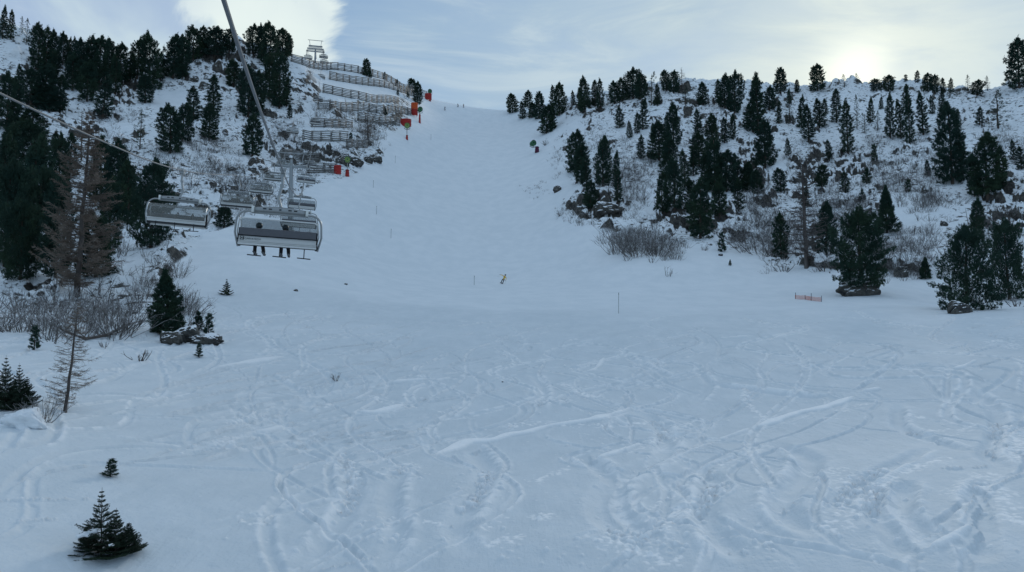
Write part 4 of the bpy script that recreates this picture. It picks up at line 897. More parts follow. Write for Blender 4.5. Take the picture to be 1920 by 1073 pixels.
def make_chair():
    e = empty('chairlift_chair')
    b = MB(); b.box((0, 0, -.02), (.16, .62, .17)); b.box((0, .12, -.14), (.2, .3, .16)); b.tube([(-.12, -.16, .03), (.12, -.16, .03)], .08, 8); b.build('grip', M_GALV, e, True)
    b = MB(); b.tube([(0, 0, -.12), (.02, -.03, -.55), (-.06, -.10, -.95), (-.10, -.10, -1.18), (-.02, -.05, -1.38), (.02, 0, -1.52)], [.055, .055, .06, .065, .06, .06], 8); b.box((.0, -.06, -.62), (.15, .1, .12)); b.build('hanger', M_GALV, e, True)
    b = MB(); n = 12                                      # arched box girder with lightening holes shown as dark rings
    V = []; 
    for k in range(n + 1):
        x = -1.02 + 2.04 * k / n; zt = -1.50 - .07 * (x / 1.02) ** 2; zb = -1.74
        V += [(x, -.07, zb), (x, .07, zb), (x, .07, zt), (x, -.07, zt)]
    F_ = [[0, 1, 2], [0, 2, 3], [4 * n, 4 * n + 2, 4 * n + 1], [4 * n, 4 * n + 3, 4 * n + 2]]
    for k in range(n):
        for i in range(4): a = 4 * k + i; c_ = 4 * k + (i + 1) % 4; F_ += [[a, c_, c_ + 4], [a, c_ + 4, a + 4]]
    b.add(V, F_); b.box((0, 0, -1.79), (2.2, .10, .06)); bo = b.build('crossbeam', M_GALV, e)
    for x, w in ((-.60, .13), (-.38, .13), (0, .09), (.38, .13), (.60, .13)): b = MB(); b.box((x, 0, -1.61), (w, .15, .055)); b.build('slot', M_INK, bo)
    for s in (-1, 1): b = MB(); b.box((s * 1.05, 0, -1.66), (.105, .2, .27)); b.build('clamp', M_CLAMP, e)
    b = MB(); b.tube(rounded_loop(1.68, -1.74, -3.16, .42, .13), .042, 8); b.build('frame_loop', M_GALV, e, True)
    b = MB(); b.strip([(-.42, -3.10), (-.36, -2.98), (-.33, -2.80)], -1.48, 1.48, .03, 10); pn = b.build('rear_panel', M_WHITE, e)
    b = MB()
    for z, r_ in ((-3.12, .038), (-3.045, .018), (-2.99, .014)): b.tube([(-1.5, -.46 + (z + 3.12) * .3, z), (1.5, -.46 + (z + 3.12) * .3, z)], r_, 8)
    b.build('rail', M_ALU, pn, True)
    b = MB(); b.box((0, -.34, -2.755), (3.02, .09, .06)); b.box((0, .10, -3.05), (3.0, .80, .07)); b.build('seat_frame', M_DARK, e)
    for k in range(6):
        x = -1.22 + .488 * k; b = MB(); b.box((x, .12, -2.97), (.46, .50, .09)); b.build('seat', M_GREY, e, True)
    b = MB(); b.strip([(-.34, -2.74), (-.37, -2.60), (-.42, -2.47)], -1.47, 1.47, .06, 12); b.build('backrest', M_GREY, e, True)
    b = MB(); b.tube([(-1.5, .52, -2.95), (1.5, .52, -2.95)], .075, 8); b.box((0, .50, -2.99), (3.0, .10, .14)); b.build('front_rail', M_ALU, e, True)
    sec = [(-.30, -2.10), (-.10, -2.04), (.2, -2.03), (.48, -2.10), (.68, -2.25), (.78, -2.45), (.80, -2.72), (.76, -2.88)]
    b = MB(); b.strip(sec, -1.50, 1.50, .012, 12, .12); bu = b.build('bubble', M_BUB, e, True)
    b = MB(); S2 = [(y * .9, z) for y, z in sec]
    for s in (-1, 1): b.tube([(s * 1.51, y, z) for y, z in S2], .026, 6); b.tube([(s * 1.51, -.27, -2.14), (s * 1.58, -.12, -2.6), (s * 1.54, .05, -2.8)], .03, 6)
    b.tube([(-1.51, -.28, -2.15), (-1.38, -.31, -2.08), (1.38, -.31, -2.08), (1.51, -.28, -2.15)], .030, 6); b.tube([(-1.5, .72, -2.89), (1.5, .72, -2.89)], .03, 6); b.build('bubble_frame', M_ALU, bu, True)
    for s in (-1, 1): b = MB(); b.box((s * 1.50, .0, -2.93), (.10, .62, .42), None, .8); b.box((s * 1.50, .1, -2.62), (.06, .34, .36)); b.build('side_arm', M_DARK, e)
    for x in (-.76, .02, .80):
        b = MB(); b.tube([(x, -.30, -2.50), (x, .10, -2.42), (x, .42, -2.60), (x, .50, -2.86)], .030, 6); b.build('divider', M_DARK, e, True)
    for x in (-.93, .06, 1.03):
        b = MB(); b.tube([(x, .52, -2.96), (x, .56, -3.25), (x, .56, -3.44)], .022, 6); b.tube([(x - .27, .56, -3.44), (x + .27, .56, -3.46)], .024, 6); b.build('footrest', M_DARK, e, True)
    return e
def label_text(parent, txt, size, loc, rot, mat, name):
    cu = bpy.data.curves.new(name, 'FONT'); cu.body = txt; cu.size = size; cu.extrude = .002; o = bpy.data.objects.new(name, cu); COL.objects.link(o)
    dg = bpy.context.evaluated_depsgraph_get(); me = bpy.data.meshes.new_from_object(o.evaluated_get(dg)); bpy.data.objects.remove(o); bpy.data.curves.remove(cu)
    o = link(name, me, mat, parent); o.location = loc; o.rotation_euler = rot; return o
chair0 = make_chair()
GR = 'chairs of the chairlift'
def place_chair(src, side, y, roll, label):
    o = src; p = rope_at(side, y); o.location = p; o.rotation_mode = 'XYZ'
    Mx = Matrix.Rotation(HEAD + (0 if side else math.pi), 4, 'Z') @ Matrix.Rotation(roll if side else -roll, 4, 'Y'); o.rotation_euler = Mx.to_euler(); tag(o, label, 'chairlift chair', GR); return o
ch = [(1, 72, 'ascending chair directly behind and above the big chair with passengers'), (1, 92, 'ascending chair hanging just right of the near tower foot'), (1, 136, 'ascending chair right of the near tower, two above the big chair'),
      (1, 176, 'small ascending chair in front of the lowest snow fence'), (1, 224, 'ascending chair left of the lower snow fences, first below the upper ones'), (1, 254, 'ascending chair left of the middle snow fences'),
      (1, 278, 'ascending chair just below the top lift tower'), (1, 296, 'ascending chair hanging beside the top lift tower, nearer one'), (1, 304, 'ascending chair right behind the top lift tower'),
      (0, 76, 'empty descending chair second from the left, above a lone pine'), (0, 110, 'empty descending chair between the second one and the near tower'), (0, 141, 'empty descending chair at the left of the near tower'),
      (0, 214, 'empty descending chair in front of the crag, lower of two'), (0, 247, 'empty descending chair in front of the crag, upper of two'), (0, 180, 'empty descending chair just above the near tower head'), (0, 298, 'empty descending chair left of the top lift tower')]
for s_, y_, lab in ch: place_chair(copy_tree(chair0), s_, y_, R(3.2) + rt.uniform(-.02, .02), lab)
place_chair(copy_tree(chair0), 0, 43, R(3.6), 'large empty descending chair with a dark bubble in front of the pines')
place_chair(chair0, 1, 31, R(2.6), 'big chair seen from behind with two passengers and a logo on its white back')
# emblem and lettering on the back of the nearest chair
rp = [c for c in chair0.children if c.name.startswith('rear_panel')][0]
b = MB(); b.box((-1.36, -.385, -2.885), (.155, .012, .15)); em = b.build('emblem', M_INK, rp)
cpts = [(-1.36 + .045 * math.cos(a), -.396, -2.885 + .045 * math.sin(a)) for a in np.linspace(R(55), R(330), 12)]
b = MB(); b.tube(cpts, .012, 6); b.tube([(-1.36, -.397, -2.885), (-1.30, -.397, -2.835)], .009, 6); b.build('swoosh', M_WHITE, em)
label_text(rp, 'CARVATECH', .105, (-1.26, -.392, -2.935), (R(82), 0, 0), M_INK, 'lettering')

# ------------------------------------------------------------------ lift towers
def tower(y, big, label):
    c = (rope_at(1, y) + rope_at(0, y)) / 2; gz = ground_z(c.x, c.y) - .6; zc = c.z - .5
    e = empty('lift_tower', (c.x, c.y, gz), HEAD); H = zc - gz
    b = MB(); b.tube([(0, 0, 0), (0, 0, H * .5), (0, 0, H + .3)], [.46, .40, .32], 14); b.tube([(0, 0, H * .48), (0, 0, H * .5)], .46, 14); b.build('pole', M_GALV, e, True)
    b = MB(); b.tube([(.55, -.1, .8), (.48, -.1, H)], .03, 5); b.tube([(.55, .2, .8), (.48, .2, H)], .03, 5)
    for k in range(int(H / .4)): b.tube([(.54, -.1, 1 + k * .4), (.54, .2, 1 + k * .4)], .018, 4)
    b.build('ladder', M_GALV, e)
    b = MB(); b.box((0, 0, H), (6.9, .38, .42)); b.box((0, 0, H + .7), (.5, .5, 1.2)); b.build('crossarm', M_GALV, e)
    if big:
        b = MB()
        for dz, w in ((.95, 6.2), (2.0, 5.2)):
            b.box((0, 0, H + dz), (w, .26, .26)); b.box((0, -1.3, H + dz - .2), (w, .16, .2)); b.box((0, 1.3, H + dz + .1), (w, .16, .2))
        b.build('catwalk', M_GALV, e)
    top = H + (2.2 if big else 1.2); gt = top + (2.2 if big else 1.3)
    b = MB(); w = 2.3 if big else 2.2
    for s in (-1, 1): b.tube([(s * w * .85, 0, top - .4), (s * w, 0, gt)], .09, 6)
    b.tube([(-w - .6, 0, gt), (w + .6, 0, gt)], .11, 6); b.build('lifting_gantry', M_GALV, e)
    for s in (-1, 1):
        L = 4.8 if big else 2.6; nW = 10 if big else 6; b = MB()
        def zz(t): return -.45 - (.05 if not big else .075) * (t * L) ** 2 * .6 + t * L * (.45 if big else .25)
        ts = np.linspace(-1, 1, 9); b.tube([(s * 3.07, t * L, H + .5 + zz(t)) for t in ts], .12, 6); b.tube([(s * 3.07 - .35, t * L, H + .95 + zz(t)) for t in ts], .035, 5)
        for t in ts[::2]: b.tube([(s * 3.07 - .35, t * L, H + .3 + zz(t)), (s * 3.07 - .35, t * L, H + .95 + zz(t))], .03, 5)
        sh = b.build('sheave_beam', M_GALV, e)
        b = MB()
        for k in range(nW):
            t = -1 + 2 * (k + .5) / nW; z0 = H + .70 + zz(t); a = np.linspace(0, 2 * math.pi, 13); b.tube([(s * 3.07 - .07, t * L, z0), (s * 3.07 + .07, t * L, z0)], .24, 12)
        b.build('sheave_wheels', M_DARK, sh)
    b = MB(); b.box((0, 0, .35), (1.5, 1.5, .9)); b.build('footing', simple("concrete", (.30, .29, .28), .9), e)
    return tag(e, label, 'lift tower', 'towers of the chairlift')
tower(142, False, 'near grey lift tower rising behind the big chair'); tower(292, True, 'distant lift tower with stacked sheaves against the white cloud')

# ------------------------------------------------------------------ wooden snow fences, rows on the steep left bank
FEN = [
 ([(546, 116), (575, 127), (620, 131), (665, 136), (700, 145), (740, 158), (780, 173), (800, 183)], 3.0, 'topmost long snow fence following the skyline up to the lift tower'),
 ([(618, 150), (657, 156), (691, 161), (715, 164), (745, 172), (776, 179)], 3.0, 'second snow fence from the top'),
 ([(606, 175), (628, 178), (647, 183), (686, 191), (705, 194), (746, 196)], 3.1, 'third snow fence from the top'),
 ([(596, 206), (618, 208), (640, 209), (674, 208), (696, 210), (717, 214), (770, 216)], 3.1, 'fourth snow fence ending at the stacked orange mats'),
 ([(671, 227), (700, 231), (720, 234), (749, 236)], 3.1, 'snow fence ending at the wide red mat'),
 ([(584, 239), (612, 240), (660, 240)], 2.8, 'short snow fence left of the bare brown tree, upper of two'),
 ([(568, 264), (594, 265), (625, 266), (651, 266)], 3.2, 'short snow fence left of the bare brown tree, lower of two'),
 ([(650, 279), (688, 277)], 2.5, 'shortest snow fence above the dark boulders'),
 ([(577, 325), (604, 325), (630, 324)], 2.6, 'lowest snow fence ending at the red mat near the chairs'),
 ([(526, 303), (560, 304), (596, 304)], 2.4, 'dark snow fence behind the near tower head')]
for pl, H, lab in FEN:
    P = [GP(c, r) for c, r in pl]; D_ = [0.]
    for a, b_ in zip(P[:-1], P[1:]): D_.append(D_[-1] + (b_ - a).length)
    n = max(2, round(D_[-1] / 4.0)); pts = []
    for k in range(n + 1):
        s = D_[-1] * k / n; x = np.interp(s, D_, [p.x for p in P]); y = np.interp(s, D_, [p.y for p in P]); pts.append(Vector((x, y, ground_z(x, y))))
    # smooth the foot line
    zs = gsmooth(np.array([p.z for p in pts]), .7); pts = [Vector((p.x, p.y, z)) for p, z in zip(pts, zs)]
    e = empty('snow_fence', pts[0]); o = pts[0]
    for k, p in enumerate(pts):
        q_ = p - o; b = MB(); hh_ = H + rt.uniform(-.1, .25)
        for s in (-.16, .16): b.tube([(q_.x + s, q_.y, q_.z - 1.0), (q_.x + s, q_.y + .45, q_.z + hh_)], .08, 5)
        b.tube([(q_.x, q_.y + 2.2, q_.z + .3), (q_.x, q_.y + .4, q_.z + hh_ * .8)], .065, 5); b.build('post', M_WOOD, e)
    for k in range(n):
        a = pts[k] - o; c_ = pts[k + 1] - o; b = MB(); nr = 6; dz = rt.uniform(-.12, .12)
        for j in range(nr):
            h = .25 + (H - .2) * j / (nr - 1) + rt.uniform(-.06, .06) + dz; tilt = rt.uniform(-.07, .07); yy = .45 * h / H - .14
            b.tube([(a.x - .2, a.y + yy, a.z + h + tilt), ((a.x + c_.x) / 2, (a.y + c_.y) / 2 + yy, (a.z + c_.z) / 2 + h - .03), (c_.x + .2, c_.y + yy, c_.z + h - tilt)], rt.uniform(.14, .175), 5)
        b.build('rails', M_WOOD, e)
    tag(e, lab, 'snow fence', 'wooden snow fences')

# ------------------------------------------------------------------ crash mats at the fence ends
def mat_pad(c, foot, wpx, hpx, mat, label, tiers=1, arc=140, group='crash mats at the fence ends'):
    p = GP(c, foot); d = p.y; Wd = wpx / F * d; H = hpx / F * d; e = empty('crash_mat', p - Vector((0, 0, .1))); rad = Wd / 2
    per = H / tiers
    for ti_ in range(tiers):
        b = MB(); nt = 5
        for j in range(nt):
            z = ti_ * per + per * (j + .5) / nt * .96 + .05; L = []
            for a in np.linspace(-R(arc), R(arc) * .2, 13): L.append((rad * .92 * math.sin(a + R(arc) * .4), -rad * .75 * math.cos(a + R(arc) * .4), z + .02 * math.sin(a * 5)))
            b.tube(L, per / nt * .56, 7)
        b.build('mat', M_ORANGE if (tiers > 1 and ti_ == 1) else mat, e, True)
    for s in (-1, 1): b = MB(); b.tube([(s * rad * .8, -rad * .1, -.6), (s * rad * .8, -rad * .1, H + .25)], .07, 6); b.build('post', M_DARK, e)
    return tag(e, label, 'crash mat', group)
mat_pad(777, 217, 12, 25, M_RED, 'two stacked orange and red mats wrapped round a fence end', 2); mat_pad(761, 238, 20, 15, M_RED, 'wide dark red mat behind the yellowish snow gun')
mat_pad(633, 327, 12, 18, M_RED, 'bright red mat closing the lowest snow fence'); mat_pad(803, 188, 12, 13, M_RED, 'red mat at the upper end of the top snow fence')
# ------------------------------------------------------------------ snow guns
def snow_gun(c, foot, hpx, head_px, hmat, label, yaw=0., off=0., padf=.42, padmat=None, padw=.38):
    p = GP(c, foot); d = p.y; H = hpx / F * d; hr = head_px / F * d / 2; e = empty('snow_gun', p - Vector((0, 0, .2)), yaw)
    b = MB(); b.tube([(0, 0, .05), (0, 0, H * padf * .5), (0, 0, H * padf)], [padw * 1.15, padw, padw * .85], 12); pd = b.build('pad', padmat or M_RED, e, True)
    b = MB()
    for f_ in (.12, .5, .88): b.tube([(0, 0, H * padf * f_), (0, 0, H * padf * f_ + .07)], padw * 1.12, 12)
    b.build('strap', M_DARK, pd)
    b = MB(); b.tube([(0, 0, -.5), (0, 0, H - hr * 2.1)], .13, 8); b.tube([(0, 0, H - hr * 2.2), (off, 0, H - hr * 1.9)], .14, 8); b.build('pole', M_GALV, e)
    zc = H - hr; b = MB(); b.tube([(off, .75 * hr, zc - .1 * hr), (off, .3 * hr, zc), (off, -.5 * hr, zc + .1 * hr), (off, -.9 * hr, zc + .14 * hr)], [hr * .72, hr * .92, hr * .95, hr], 16); hd = b.build('barrel', hmat, e, True)
    b = MB(); a = np.linspace(0, 2 * math.pi, 17); b.tube([(off + hr * math.cos(t) * .93, -.92 * hr, zc + .14 * hr + hr * math.sin(t) * .93) for t in a], hr * .10, 6)
    b.tube([(off, -.905 * hr, zc + .14 * hr), (off, -1.0 * hr, zc + .14 * hr)], hr * .28, 10); b.build('nozzle_ring', M_GREEN if hmat is M_LIME else M_DARK, hd, True)
    b = MB(); b.tube([(off - hr, 0, zc), (off - hr * 1.05, 0, zc - hr), (off, 0, zc - hr * 1.35), (off + hr * 1.05, 0, zc - hr), (off + hr, 0, zc)], hr * .1, 6); b.build('yoke', M_DARK, e)
    return tag(e, label, 'snow gun', 'snow guns along the run')
snow_gun(787, 231, 31, 9.5, M_GREEN, 'green snow gun on a tall red padded post beside the stacked mats', .3, 0, .58)
snow_gun(763, 262, 32, 10, M_LIME, 'yellowish snow gun in front of the wide red mat', .2, 0, .30); snow_gun(651, 331, 38, 11, M_LIME, 'green snow gun before the dark boulders with a red padded foot', .2, 0, .38, None, .5)
snow_gun(806, 190, 23, 8, M_GREEN, 'green snow gun above the highest red mat on the skyline', .1, 0, .35)
snow_gun(1007, 286, 22, 11, M_GREEN, 'lone snow gun with a dark padded foot at the right edge of the run', .5, -2.0, .55, simple("dark_red_padding", (.10, .02, .05), .8), .75)

# ------------------------------------------------------------------ piste poles and the orange net
for c, foot, hp, lab in [(1160, 588, 39, 'tall thin marker pole in the middle of the near slope'), (889, 535, 18, 'short marker pole left of the yellow skier'), (733, 447, 18, 'marker pole on the left of the run, lowest of the far ones'),
                         (706, 402, 16, 'marker pole below the snow gun at the left edge of the run'), (741, 306, 14, 'faint marker pole near the dark boulders'), (808, 262, 10, 'faint marker pole below the stacked mats'), (700, 352, 14, 'faint marker pole between the dark boulders and the run')]:
    p = GP(c, foot); H = hp / F * p.y; e = empty('marker_pole', p); rr_ = .022 if p.y < 100 else .035
    b = MB(); b.tube([(0, 0, -.3), (.01, 0, H * .6), (.03, 0, H)], rr_, 6); b.build('shaft', M_POLEM, e); b = MB(); b.tube([(.026, 0, H * .9), (.031, 0, H * 1.005)], rr_ * 1.35, 6); b.build('cap', M_DARK, e); tag(e, lab, 'marker pole', 'marker poles on the piste')
P = [GP(c, r) for c, r in [(1491, 561), (1510, 562), (1521, 564), (1540, 566)]]; o = P[0]; e = empty('safety_net', o); hts = [.85, .6, .95, .75]
for k, p in enumerate(P):
    q_ = p - o; b = MB(); b.tube([(q_.x, q_.y, q_.z - .3), (q_.x + rt.uniform(-.08, .08), q_.y, q_.z + hts[k])], .035, 6); b.build('post', M_POLEM, e)
b = MB()
for a, c_ in zip(P[:-1], P[1:]):
    a = a - o; c_ = c_ - o; n = 14
    for k in range(n + 1): x = a.lerp(c_, k / n); b.tube([(x.x, x.y, x.z + .04), (x.x, x.y, x.z + .52)], .012, 4)
    for j in range(6): b.tube([(a.x, a.y, a.z + .05 + .095 * j), tuple(a.lerp(c_, .5) + Vector((0, 0, .02 + .09 * j))), (c_.x, c_.y, c_.z + .05 + .095 * j)], .014, 4)
b.build('net', M_NET, e); tag(e, 'low orange net between four dark posts beside the big pine on a rock', 'safety net')

# ------------------------------------------------------------------ boulders
def boulder_mesh(seed, nplanes=16, flat=.6):
    rs = np.random.RandomState(seed); bm = bmesh.new(); bmesh.ops.create_icosphere(bm, subdivisions=5, radius=1.)
    v = np.array([x.co[:] for x in bm.verts]); N = rs.normal(size=(nplanes, 3)); N /= np.linalg.norm(N, axis=1)[:, None]; D_ = .55 + .35 * rs.rand(nplanes)
    for n_, d_ in zip(N, D_): k = v @ n_ - d_; v = v - np.clip(k, 0, None)[:, None] * n_ * .8
    nn = fbm(v[:, 0] * 3 + seed, v[:, 1] * 3 + v[:, 2] * 4, 4, seed) - .5; n2 = fbm(v[:, 0] * 9 + seed, v[:, 1] * 9 + v[:, 2] * 8, 3, seed + 9) - .5; v *= 1 + .55 * nn[:, None] + .16 * n2[:, None]; v[:, 2] *= flat
    for x, c in zip(bm.verts, v): x.co = c
    me = bpy.data.meshes.new('boulder'); bm.to_mesh(me); bm.free(); me.polygons.foreach_set('use_smooth', np.ones(len(me.polygons), dtype=bool)); me.materials.append(M_ROCK); return me
BM_ = [boulder_mesh(i) for i in range(5)]
for i, (c, foot, w, h, lab) in enumerate([(316, 644, 52, 26, 'brown boulder under the bushy green stone pine'), (345, 640, 56, 34, 'biggest dark boulder behind the snow-topped one below the green pine'), (378, 645, 58, 24, 'snow-topped boulder at the right end of the left group'),
    (640, 307, 26, 18, 'dark boulder behind the lowest left snow gun, left one'), (663, 308, 32, 17, 'dark boulder behind the lowest left snow gun, right one'), (690, 305, 22, 14, 'pale boulder with a dark top at the run edge'), (705, 303, 22, 14, 'pointed dark boulder furthest right at the run edge'),
    (710, 288, 8, 6, 'small dark stone above the pointed boulder'), (1615, 555, 84, 30, 'wide pale rock that carries the big broad pine'), (1800, 588, 62, 24, 'snow-capped rock under the widest pine on the right'), (1694, 520, 28, 24, 'rounded boulder buried in snow between the two big pines'),
    (28, 796, 96, 44, 'snow-covered mound at the left edge under the spruces'), (435, 320, 18, 11, 'dark stone alone on the snow between the empty chairs'), (1045, 360, 15, 13, 'dark rock at the left tip of the right hillside'), (1771, 424, 14, 11, 'dark stone on the snow field at the right'),
    (1352, 480, 10, 5, 'tiny stone near the tiny pine'), (554, 546, 9, 5, 'small dark stone on the snow under the big chair'), (648, 534, 6, 4, 'tiny dark stone on the run edge right of the big chair'), (942, 717, 4, 2, 'tiny dark lump of earth on the near snow'), (1140, 398, 60, 22, 'large grey rock face under the twin pines beside the run'), (1300, 425, 70, 26, 'large grey rock face under the dark grove')]):
    p = GP(c, foot); d = p.y; sy = .42 if 'carries' in lab or 'snow-capped' in lab else .8; o = bpy.data.objects.new('boulder', BM_[i % 5]); COL.objects.link(o); ww = w / F * d / 2 * 1.12; hh_ = h / F * d
    o.scale = (ww, ww * sy, hh_ * 1.25); o.location = p + Vector((0, ww * sy * .55, hh_ * .28)); o.rotation_euler = (0, 0, rt.uniform(-.5, .5)); tag(o, lab, 'rock', 'boulders')
    if 'mound' in lab:
        o.data = BM_[i % 5].copy(); o.data.materials.clear(); o.data.materials.append(M_SNOW); o.location.z -= .25 * hh_
# fallen trunk in the alder scrub
a = [GP(c, r) for c, r in [(100, 622), (128, 632), (160, 640), (200, 636), (232, 622), (262, 614)]]; o = a[0]; e = empty('fallen_trunk', o)
b = MB(); b.tube([tuple(p - o + Vector((0, 0, z))) for p, z in zip(a, (.45, .30, .16, .28, .42, .5))], [.04, .07, .10, .12, .09, .05], 7); b.build('trunk', M_LTRUNK, e, True)
for k, (i, dx, dz) in enumerate([(1, -1.2, 1.0), (2, -1.0, .9), (3, 1.4, .5), (4, .8, 1.0)]):
    q_ = a[i] - o; b = MB(); b.tube([tuple(q_ + Vector((0, 0, .25))), tuple(q_ + Vector((dx * .5, .1, .25 + dz * .35))), tuple(q_ + Vector((dx, .2, .25 + dz)))], [.05, .035, .015], 5); b.build('branch', M_LTRUNK, e)
tag(e, 'long fallen grey trunk lying on the snow behind the leaning larch', 'log')
# leafless dead stem on the right
p = GP(1817, 432); e = empty('dead_stem', p); b = MB(); b.tube([(0, 0, -.2), (-.2, 0, 1.8), (-.5, 0, 4.0)], [.06, .05, .02], 6); b.build('trunk', M_LTRUNK, e)
for k in range(8): b = MB(); z = 1. + .35 * k; b.tube([(-.12 * z, 0, z), (-.12 * z + rt.uniform(-.5, .5), rt.uniform(-.4, .4), z + .15)], .015, 4); b.build('branch', M_LTRUNK, e)
tag(e, 'thin dead stem beside the right-hand pines above the snow field', 'dead tree')

# ------------------------------------------------------------------ people
def skinned(name, joints, bones, parent, mats, levels=2, face=True):
    """joints: name -> (x,y,z,r); bones: (a,b,material index). One continuous skinned body."""
    nm = list(joints); me = bpy.data.meshes.new('sk'); me.from_pydata([joints[k][:3] for k in nm], [(nm.index(a), nm.index(b_)) for a, b_, m in bones], [])
    o = bpy.data.objects.new('sk', me); COL.objects.link(o); o.modifiers.new('s', 'SKIN'); sv = me.skin_vertices[0].data
    for i, k in enumerate(nm): sv[i].radius = (joints[k][3],) * 2; sv[i].use_root = (i == 0)
    sb = o.modifiers.new('b', 'SUBSURF'); sb.levels = levels; dg = bpy.context.evaluated_depsgraph_get(); out = bpy.data.meshes.new_from_object(o.evaluated_get(dg)); bpy.data.objects.remove(o)
    for m in mats: out.materials.append(m)
    A = np.array([joints[a][:3] for a, b_, m in bones]); B = np.array([joints[b_][:3] for a, b_, m in bones]); mi = np.array([m for a, b_, m in bones]); rad = np.array([min(joints[a][3], joints[b_][3]) for a, b_, m in bones])
    for p in out.polygons:
        c = np.array(p.center); t = np.clip(((c - A) * (B - A)).sum(1) / ((B - A) ** 2).sum(1), 0, 1); d = np.linalg.norm(A + (B - A) * t[:, None] - c, axis=1) - rad; p.material_index = int(mi[int(np.argmin(d))]); p.use_smooth = True
    return link(name, out, None, parent)
def person(name_pose, loc, rot, label, jacket, trousers, helm, skis=True, poles=True, group=None, tilt=0.):
    J, kw = name_pose; e = empty('person', loc); e.rotation_euler = rot
    B = [('pelvis', 'waist', 0), ('waist', 'chest', 0), ('chest', 'neck', 0), ('neck', 'head0', 2), ('head0', 'head1', 2), ('head1', 'head2', 2)]
    for s in 'LR':
        B += [('chest', 'sh' + s, 0), ('sh' + s, 'el' + s, 0), ('el' + s, 'wr' + s, 0), ('wr' + s, 'palm' + s, 3)] + [('palm' + s, f'f{k}{s}', 3) for k in range(5)]
        B += [('pelvis', 'hip' + s, 1), ('hip' + s, 'kn' + s, 1), ('kn' + s, 'an' + s, 1), ('an' + s, 'toe' + s, 3)]
    J = dict(J)
    for s in 'LR':
        w = Vector(J['wr' + s][:3]); el = Vector(J['el' + s][:3]); d = (w - el).normalized(); sd = d.cross(Vector((0, 0, 1)) if abs(d.z) < .9 else Vector((0, 1, 0))).normalized(); pm = w + d * .09; J['palm' + s] = (*pm, .036)
        for k in range(4): q_ = pm + d * (.085, .095, .09, .07)[k] + sd * (k - 1.5) * .021 + Vector((0, 0, -.02)); J[f'f{k}{s}'] = (*q_, .011)
        q_ = pm + sd * -.06 + d * .02; J[f'f4{s}'] = (*q_, .012)
    h0 = Vector(J['head0'][:3]); h2 = Vector(J['head2'][:3]); up = (h2 - h0).normalized()
    body = skinned('body', J, B, e, [jacket, trousers, M_SKIN, M_DARK])
    hc = h0.lerp(h2, .55); bm = bmesh.new(); bmesh.ops.create_uvsphere(bm, u_segments=20, v_segments=14, radius=.135)
    for v in bm.verts: v.co.z *= 1.08; v.co.y *= 1.18
    for v in list(bm.verts):
        if v.co.z < -.03 and v.co.y < .02: bm.verts.remove(v)
    me = bpy.data.meshes.new('helmet'); bm.to_mesh(me); bm.free(); o = link('helmet', me, helm, e); o.location = hc + up * .035; o.rotation_euler = kw.get('head', (0, 0, 0)); me.polygons.foreach_set('use_smooth', np.ones(len(me.polygons), dtype=bool))
    b = MB(); b.tube([(-.10, -.085, -.015), (-.05, -.135, -.01), (.05, -.135, -.01), (.10, -.085, -.015)], .036, 8); g_ = b.build('goggles', M_INK, o, True)
    b = MB(); b.tube([(0, -.125, -.03), (0, -.155, -.068), (0, -.12, -.085)], [.012, .018, .01], 6); b.build('nose', M_SKIN, o, True)
    for s in 'LR':
        an = Vector(J['an' + s][:3]); to = Vector(J['toe' + s][:3]); f_ = (to - an); f_.z = 0; f_.normalize(); b = MB(); b.box(tuple(an + f_ * .06 + Vector((0, 0, -.045))), (.115, .30, .13), Matrix.Rotation(math.atan2(-f_.x, f_.y), 3, 'Z')); b.tube([tuple(an + Vector((0, 0, -.05))), tuple(an + (Vector(J['kn' + s][:3]) - an) * .42)], .072, 10); b.build('ski_boot', M_DARK, e, True)
        if skis:
            b = MB(); z = an.z - .135; n = 12; sec = []
            for k in range(n + 1): u = k / n; c_ = an + f_ * (-.75 + 1.7 * u); sec.append((c_.x, c_.y, z + (.0 if u < .88 else .9 * (u - .88) ** 1.3 * 4 * .1 + (u - .88) * .6)))
            for a_, c_ in zip(sec[:-1], sec[1:]):
                m_ = [(a_[i] + c_[i]) / 2 for i in range(3)]; L = math.dist(a_, c_); v_ = Vector(c_) - Vector(a_); b.box(m_, (.09, L * 1.02, .022), v_.to_track_quat('Y', 'Z').to_matrix())
            b.build('ski', kw.get('ski', M_INK), e)
        if poles:
            w = Vector(J['palm' + s][:3]); q_ = Vector(kw['pole' + s]); b = MB(); b.tube([tuple(w + (w - q_).normalized() * .1), tuple(w), tuple(q_)], .010, 6); b.tube([tuple(q_.lerp(w, .06)), tuple(q_.lerp(w, .07))], .05, 8); b.build('ski_pole', M_ALU, e)
    return tag(e, label, 'person', group)
